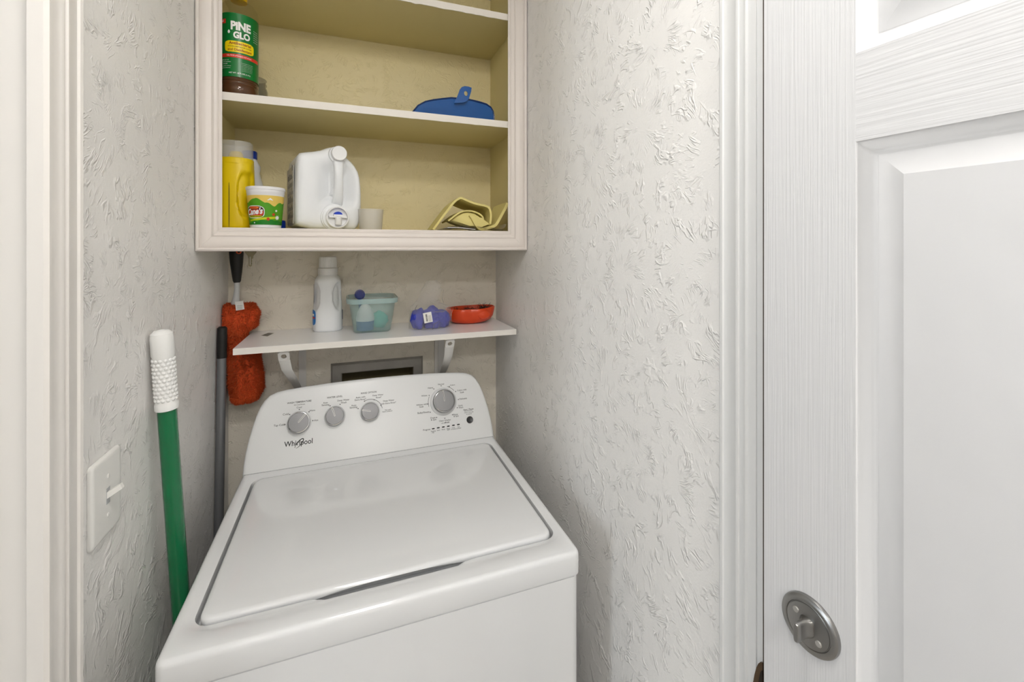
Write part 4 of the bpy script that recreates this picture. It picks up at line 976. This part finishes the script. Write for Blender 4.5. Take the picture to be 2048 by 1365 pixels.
# big white jug lying on its side, spout at the front
JY = 1.335; jc = atY(648, 458, JY+.10); jc.z = FZ; JR = R(14); jg = thing('detergent_jug', jc, 'big white detergent jug lying on its side with blue-topped spout', 'jug', None, JR)
jk = kpx(atY(648, 400, JY))
def jpt(px, py, dy): return Vector(((px-650)*jk*1.02, dy, max((458-py)*jk*1.0, .0008)))
# outline of the front (px), anticlockwise from lower left
jo = [(588, 448), (587, 430), (587.5, 400), (588.5, 370), (589.5, 340), (590, 322), (591.5, 312), (596, 306), (606, 303), (620, 300), (634, 296), (645, 290), (652, 287.5), (664, 288), (674, 293), (682, 305), (692, 313), (700, 322), (706, 333), (709.5, 346), (711.5, 362), (712.5, 380), (712.5, 400), (711.5, 420), (709.5, 438), (706, 450), (700, 456), (680, 458.3), (650, 458.5), (620, 457), (598, 452.5)]
cj = Vector((650, 385))
def jring(sc, dy, crop=None):
    out = []
    for px, py in jo:
        x = cj.x+(px-cj.x)*sc; y = cj.y+(py-cj.y)*sc
        out.append(jpt(x, y, dy))
    return out
def densify(r_):
    o = []
    for i in range(len(r_)):
        o += [r_[i], (r_[i]+r_[(i+1) % len(r_)])/2]
    return o
D0 = -.085
front = [(1.0, D0+.02), (.985, D0+.010), (.955, D0+.004), (.90, D0), (.82, D0-.002), (.72, D0-.003), (.62, D0-.003), (.52, D0-.003), (.42, D0-.003), (.32, D0-.003), (.22, D0-.003), (.12, D0-.003), (.03, D0-.003)]
rings = [densify(jring(.93, .088)), densify(jring(.985, .082)), densify(jring(1.0, .07)), densify(jring(1.0, .03)), densify(jring(1.0, -.03))]+[densify(jring(s_, dy)) for s_, dy in front]
# recesses beside the handle on the front face
hx0 = (664-650)*jk; 
for r_ in rings[5:]:
    for p in r_:
        pxx = p.x/jk/1.02+650; pyy = 458-p.z/jk
        dx = abs(pxx-664.5); rec = 0
        if 322 < pyy < 405:
            vz = min(1, (pyy-318)/22, (406-pyy)/10)
            if dx > 9: rec = .026*max(0, vz)*max(0, 1-abs(dx-14)/24)**.8
        if pyy >= 388 and pyy < 412:
            rec = max(rec, .024*(1-abs(pyy-397)/15 if abs(pyy-397) < 15 else 0)*max(0, 1-(dx/38)**2))
        p.y += rec
MB().loft(rings).build('body', 'white_hdpe', jg, 75)
# handle bar over the recess
hb = [jpt(664.5, 312, D0+.002), jpt(664.5, 330, D0-.006), jpt(664.5, 350, D0-.008), jpt(664.5, 375, D0-.006), jpt(664.5, 394, D0+.002), jpt(664.5, 412, D0+.020)]
rings = []
for i, p in enumerate(hb):
    wdt = (.0155, .0125, .0118, .0125, .014, .016)[i]
    rings.append([p+Vector((x, y, 0)) for x, y in sup(wdt, .012, 3, 24)])
MB().loft(rings).build('handle', 'white_hdpe', jg, 60)
def jl(prof, px, py, name, m, par, seg=40, sc=1): return MB().lathe(prof, jpt(px, py, D0), seg, AX, sx=sc, sy=sc).build(name, m, par)
jl([(.027, -.02), (.024, -.002), (.0235, .006), (.022, .008)], 662.5, 304.5, 'filler_neck', 'white_hdpe', jg)
jl([(.0205, .006), (.0208, .007), (.0208, .020), (.0195, .0215), (0, .0215)], 664.5, 302.5, 'filler_cap', 'white_cap', jg)
sn = jl([(.048, -.022), (.041, -.003), (.0375, .003), (.0365, .004), (.0365, .008), (.034, .0085), (.034, .012), (.032, .013)], 657.5, 433, 'spout_neck', 'white_hdpe', jg, 48)
for v in sn.data.vertices: v.co.z = max(v.co.z, .0008)
sp_ = jl([(.030, .010), (.031, .011), (.031, .022), (.029, .024), (.027, .0235), (.0265, .014), (0, .014)], 661, 433, 'tap', 'white_cap', jg, 48)
o = jpt(661.5, 435, D0)
MB().prism([(-.024, .002), (.024, .002), (.024, .0065), (-.024, .0065)], o+Vector((0, -.014, 0)), (1, 0, 0), (0, 0, 1), (0, -1, 0), .010).build('tap_bar', 'white_cap', sp_, 0)
MB().prism([(.0112*math.cos(R(180*k/14)), .0085*math.sin(R(180*k/14))) for k in range(15)], o+Vector((0, -.014, .0105)), (1, 0, 0), (0, 0, 1), (0, -1, 0), .0112).build('push_button', 'spout_blue', sp_)
MB().prism([(-.012, .006), (.012, .006), (.012, .0107), (-.012, .0107)], o+Vector((0, -.014, 0)), (1, 0, 0), (0, 0, 1), (0, -1, 0), .0118).build('button_seat', 'white_cap', sp_, 0)
MB().lathe([(.0082, -.017), (.0088, -.016), (.0088, .004), (.008, .005)], o+Vector((.001, -.021, -.001)), 24).build('nozzle', 'white_cap', sp_)
# label on its left side
b = MB(); pts = []
for py in (440, 420, 400, 380, 360, 340, 327): pts.append(jpt(587.5+(0 if py < 400 else -.3), py, 0).z)
xs = jpt(587.6, 400, 0).x-.0022
lb_ = MB().box(xs, xs+.0012, -.055, .066, jpt(0, 446, 0).z, jpt(0, 330, 0).z).build('side_label', 'label_pale', jg, 0)
rnd = random.Random(4)
pm = MB()
for q_ in range(80):
    y_ = -.05+.009*(q_ % 11); z_ = .012+.022*(q_//11); pm.box(xs-.0003, xs, y_, y_+rnd.uniform(.0012, .004), z_, z_+rnd.uniform(.006, .020))
pm = pm.build('label_print', 'print_grey', lb_, 0); pm['kind'] = 'stuff'

# measuring cup
c = atY(741.5, 459, 1.372); c.z = FZ; kk_ = kpx(c)
mc = MB().lathe([(.020, .0005), (.0318, .0008), (.0362, .060), (.0366, .0625), (.0352, .0625), (.0305, .003), (.0, .003)], seg=48).build('measuring_cup', 'measure_clear', None, 38, c)
tag(mc, 'small frosted clear plastic measuring cup beside the white jug', 'measuring cup')

# yellow cloth pouch, rolled, with a clear bag under it
CYF = 1.325; c = atY(950, 460, CYF+.06); c.z = FZ; yc_ = thing('yellow_cloth', c, 'pale yellow cloth pouch folded open in the cabinet corner', 'cloth')
def q2(px, py, Y=CYF):
    p = atY(860+px/11.38, 380+py/11.38, Y)-c; return (p.x, max(p.z, .003))
outer = [q2(*p) for p in ((75, 905), (180, 760), (330, 560), (450, 400), (560, 265), (640, 205), (710, 175), (800, 220), (950, 285), (1080, 325), (1230, 350), (1350, 395), (1385, 520), (1390, 640), (1370, 780))]
def smooth(pts, n=2):
    for _ in range(n):
        o = [pts[0]]
        for i in range(len(pts)-1):
            a, b_ = Vector(pts[i]), Vector(pts[i+1]); o += [tuple(a.lerp(b_, .25)), tuple(a.lerp(b_, .75))]
        pts = o+[pts[-1]]
    return pts
MB().ribbon(smooth(outer), CYF-c.y, CYF-c.y+.15, .0062, .06).build('outer_fold', 'cloth_yellow', yc_, 60)
inner_ = [q2(*p) for p in ((430, 700), (560, 600), (700, 500), (860, 465), (1030, 490), (1170, 560), (1220, 620), (1225, 690), (1300, 740), (1380, 795))]
MB().ribbon(smooth(inner_), CYF-c.y+.006, CYF-c.y+.13, .0045, .05).build('inner_fold', 'cloth_yellow', yc_, 60)
lip = [q2(*p) for p in ((910, 570), (960, 640), (1020, 760), (1100, 875), (1160, 900), (1300, 875), (1480, 825), (1560, 690), (1650, 520), (1720, 400), (1755, 300))]
MB().ribbon(smooth(lip), CYF-c.y-.004, CYF-c.y+.12, .0085, .04).build('lower_fold', 'cloth_yellow', yc_, 60)
# body of the roll behind the folds
rings = []
for i in range(8):
    t_ = i/7; yy = CYF-c.y+.004+.11*t_; s_ = (.75, .95, 1, 1, 1, .97, .85, .5)[i]
    pl = [q2(*p) for p in ((470, 690), (560, 600), (720, 510), (880, 480), (1040, 510), (1170, 590), (1215, 680), (1290, 760), (1250, 850), (1100, 880), (900, 860), (700, 790), (560, 740))]
    cx = sum(p[0] for p in pl)/len(pl); cz = sum(p[1] for p in pl)/len(pl)
    rings.append([(cx+(p[0]-cx)*s_, yy, max(.012, cz+(p[1]-cz)*s_)) for p in pl])
MB().loft(rings).build('roll', 'cloth_yellow', yc_, 70)
MB().prism([q2(*p) for p in ((980, 600), (1100, 620), (1190, 640), (1220, 690), (1340, 780), (1180, 850), (1110, 860), (1040, 740))], (0, CYF-c.y+.001, 0), (1, 0, 0), (0, 0, 1), (0, 1, 0), .01).build('roll_end', 'cloth_yellow', yc_, 0)
pbg = thing('clear_bag', c, 'flattened clear plastic bag with paper under the yellow cloth', 'bag')
def sheet(px0, px1, py_top, py_bot, y0, y1, seed):
    v = []; f = []; n, m_ = 22, 8
    for j in range(m_+1):
        for i in range(n+1):
            t_ = i/n; X_ = q2(px0+(px1-px0)*t_, 900)[0]; z0_ = q2(900, py_bot)[1]; z1_ = q2(900, py_top)[1]
            hgt = z0_+(z1_-z0_)*(1-abs(2*t_-1)**1.5)*(.5+.5*j/m_)*.55
            v.append((X_+.002*noise.noise(Vector((t_*9, j, seed))), y0+(y1-y0)*j/m_+.003*noise.noise(Vector((t_*8, seed, j))), max(.0012, hgt+.004*noise.noise(Vector((t_*11, j*.9, seed))))))
    for j in range(m_):
        for i in range(n): p = j*(n+1)+i; f.append((p, p+1, p+n+2, p+n+1))
    return MB().add(v, f)
sheet(250, 1690, 640, 905, CYF-c.y-.014, CYF-c.y+.10, 2.2).build('film', 'bag_clear_dense', pbg, 25)
sheet(230, 1700, 760, 915, CYF-c.y-.018, CYF-c.y+.06, 6.1).build('film', 'bag_clear_dense', pbg, 25)
MB().ribbon(smooth([q2(*p) for p in ((1560, 905), (1640, 880), (1690, 830), (1695, 780))]), CYF-c.y-.015, CYF-c.y+.05, .001).build('film_edge', 'bag_clear', pbg, 40)
MB().ribbon(smooth([q2(*p) for p in ((370, 865), (520, 862), (700, 868), (860, 892), (1000, 905))]), CYF-c.y-.019, CYF-c.y+.03, .0014).build('paper_sheet', 'paper_white', pbg, 40)
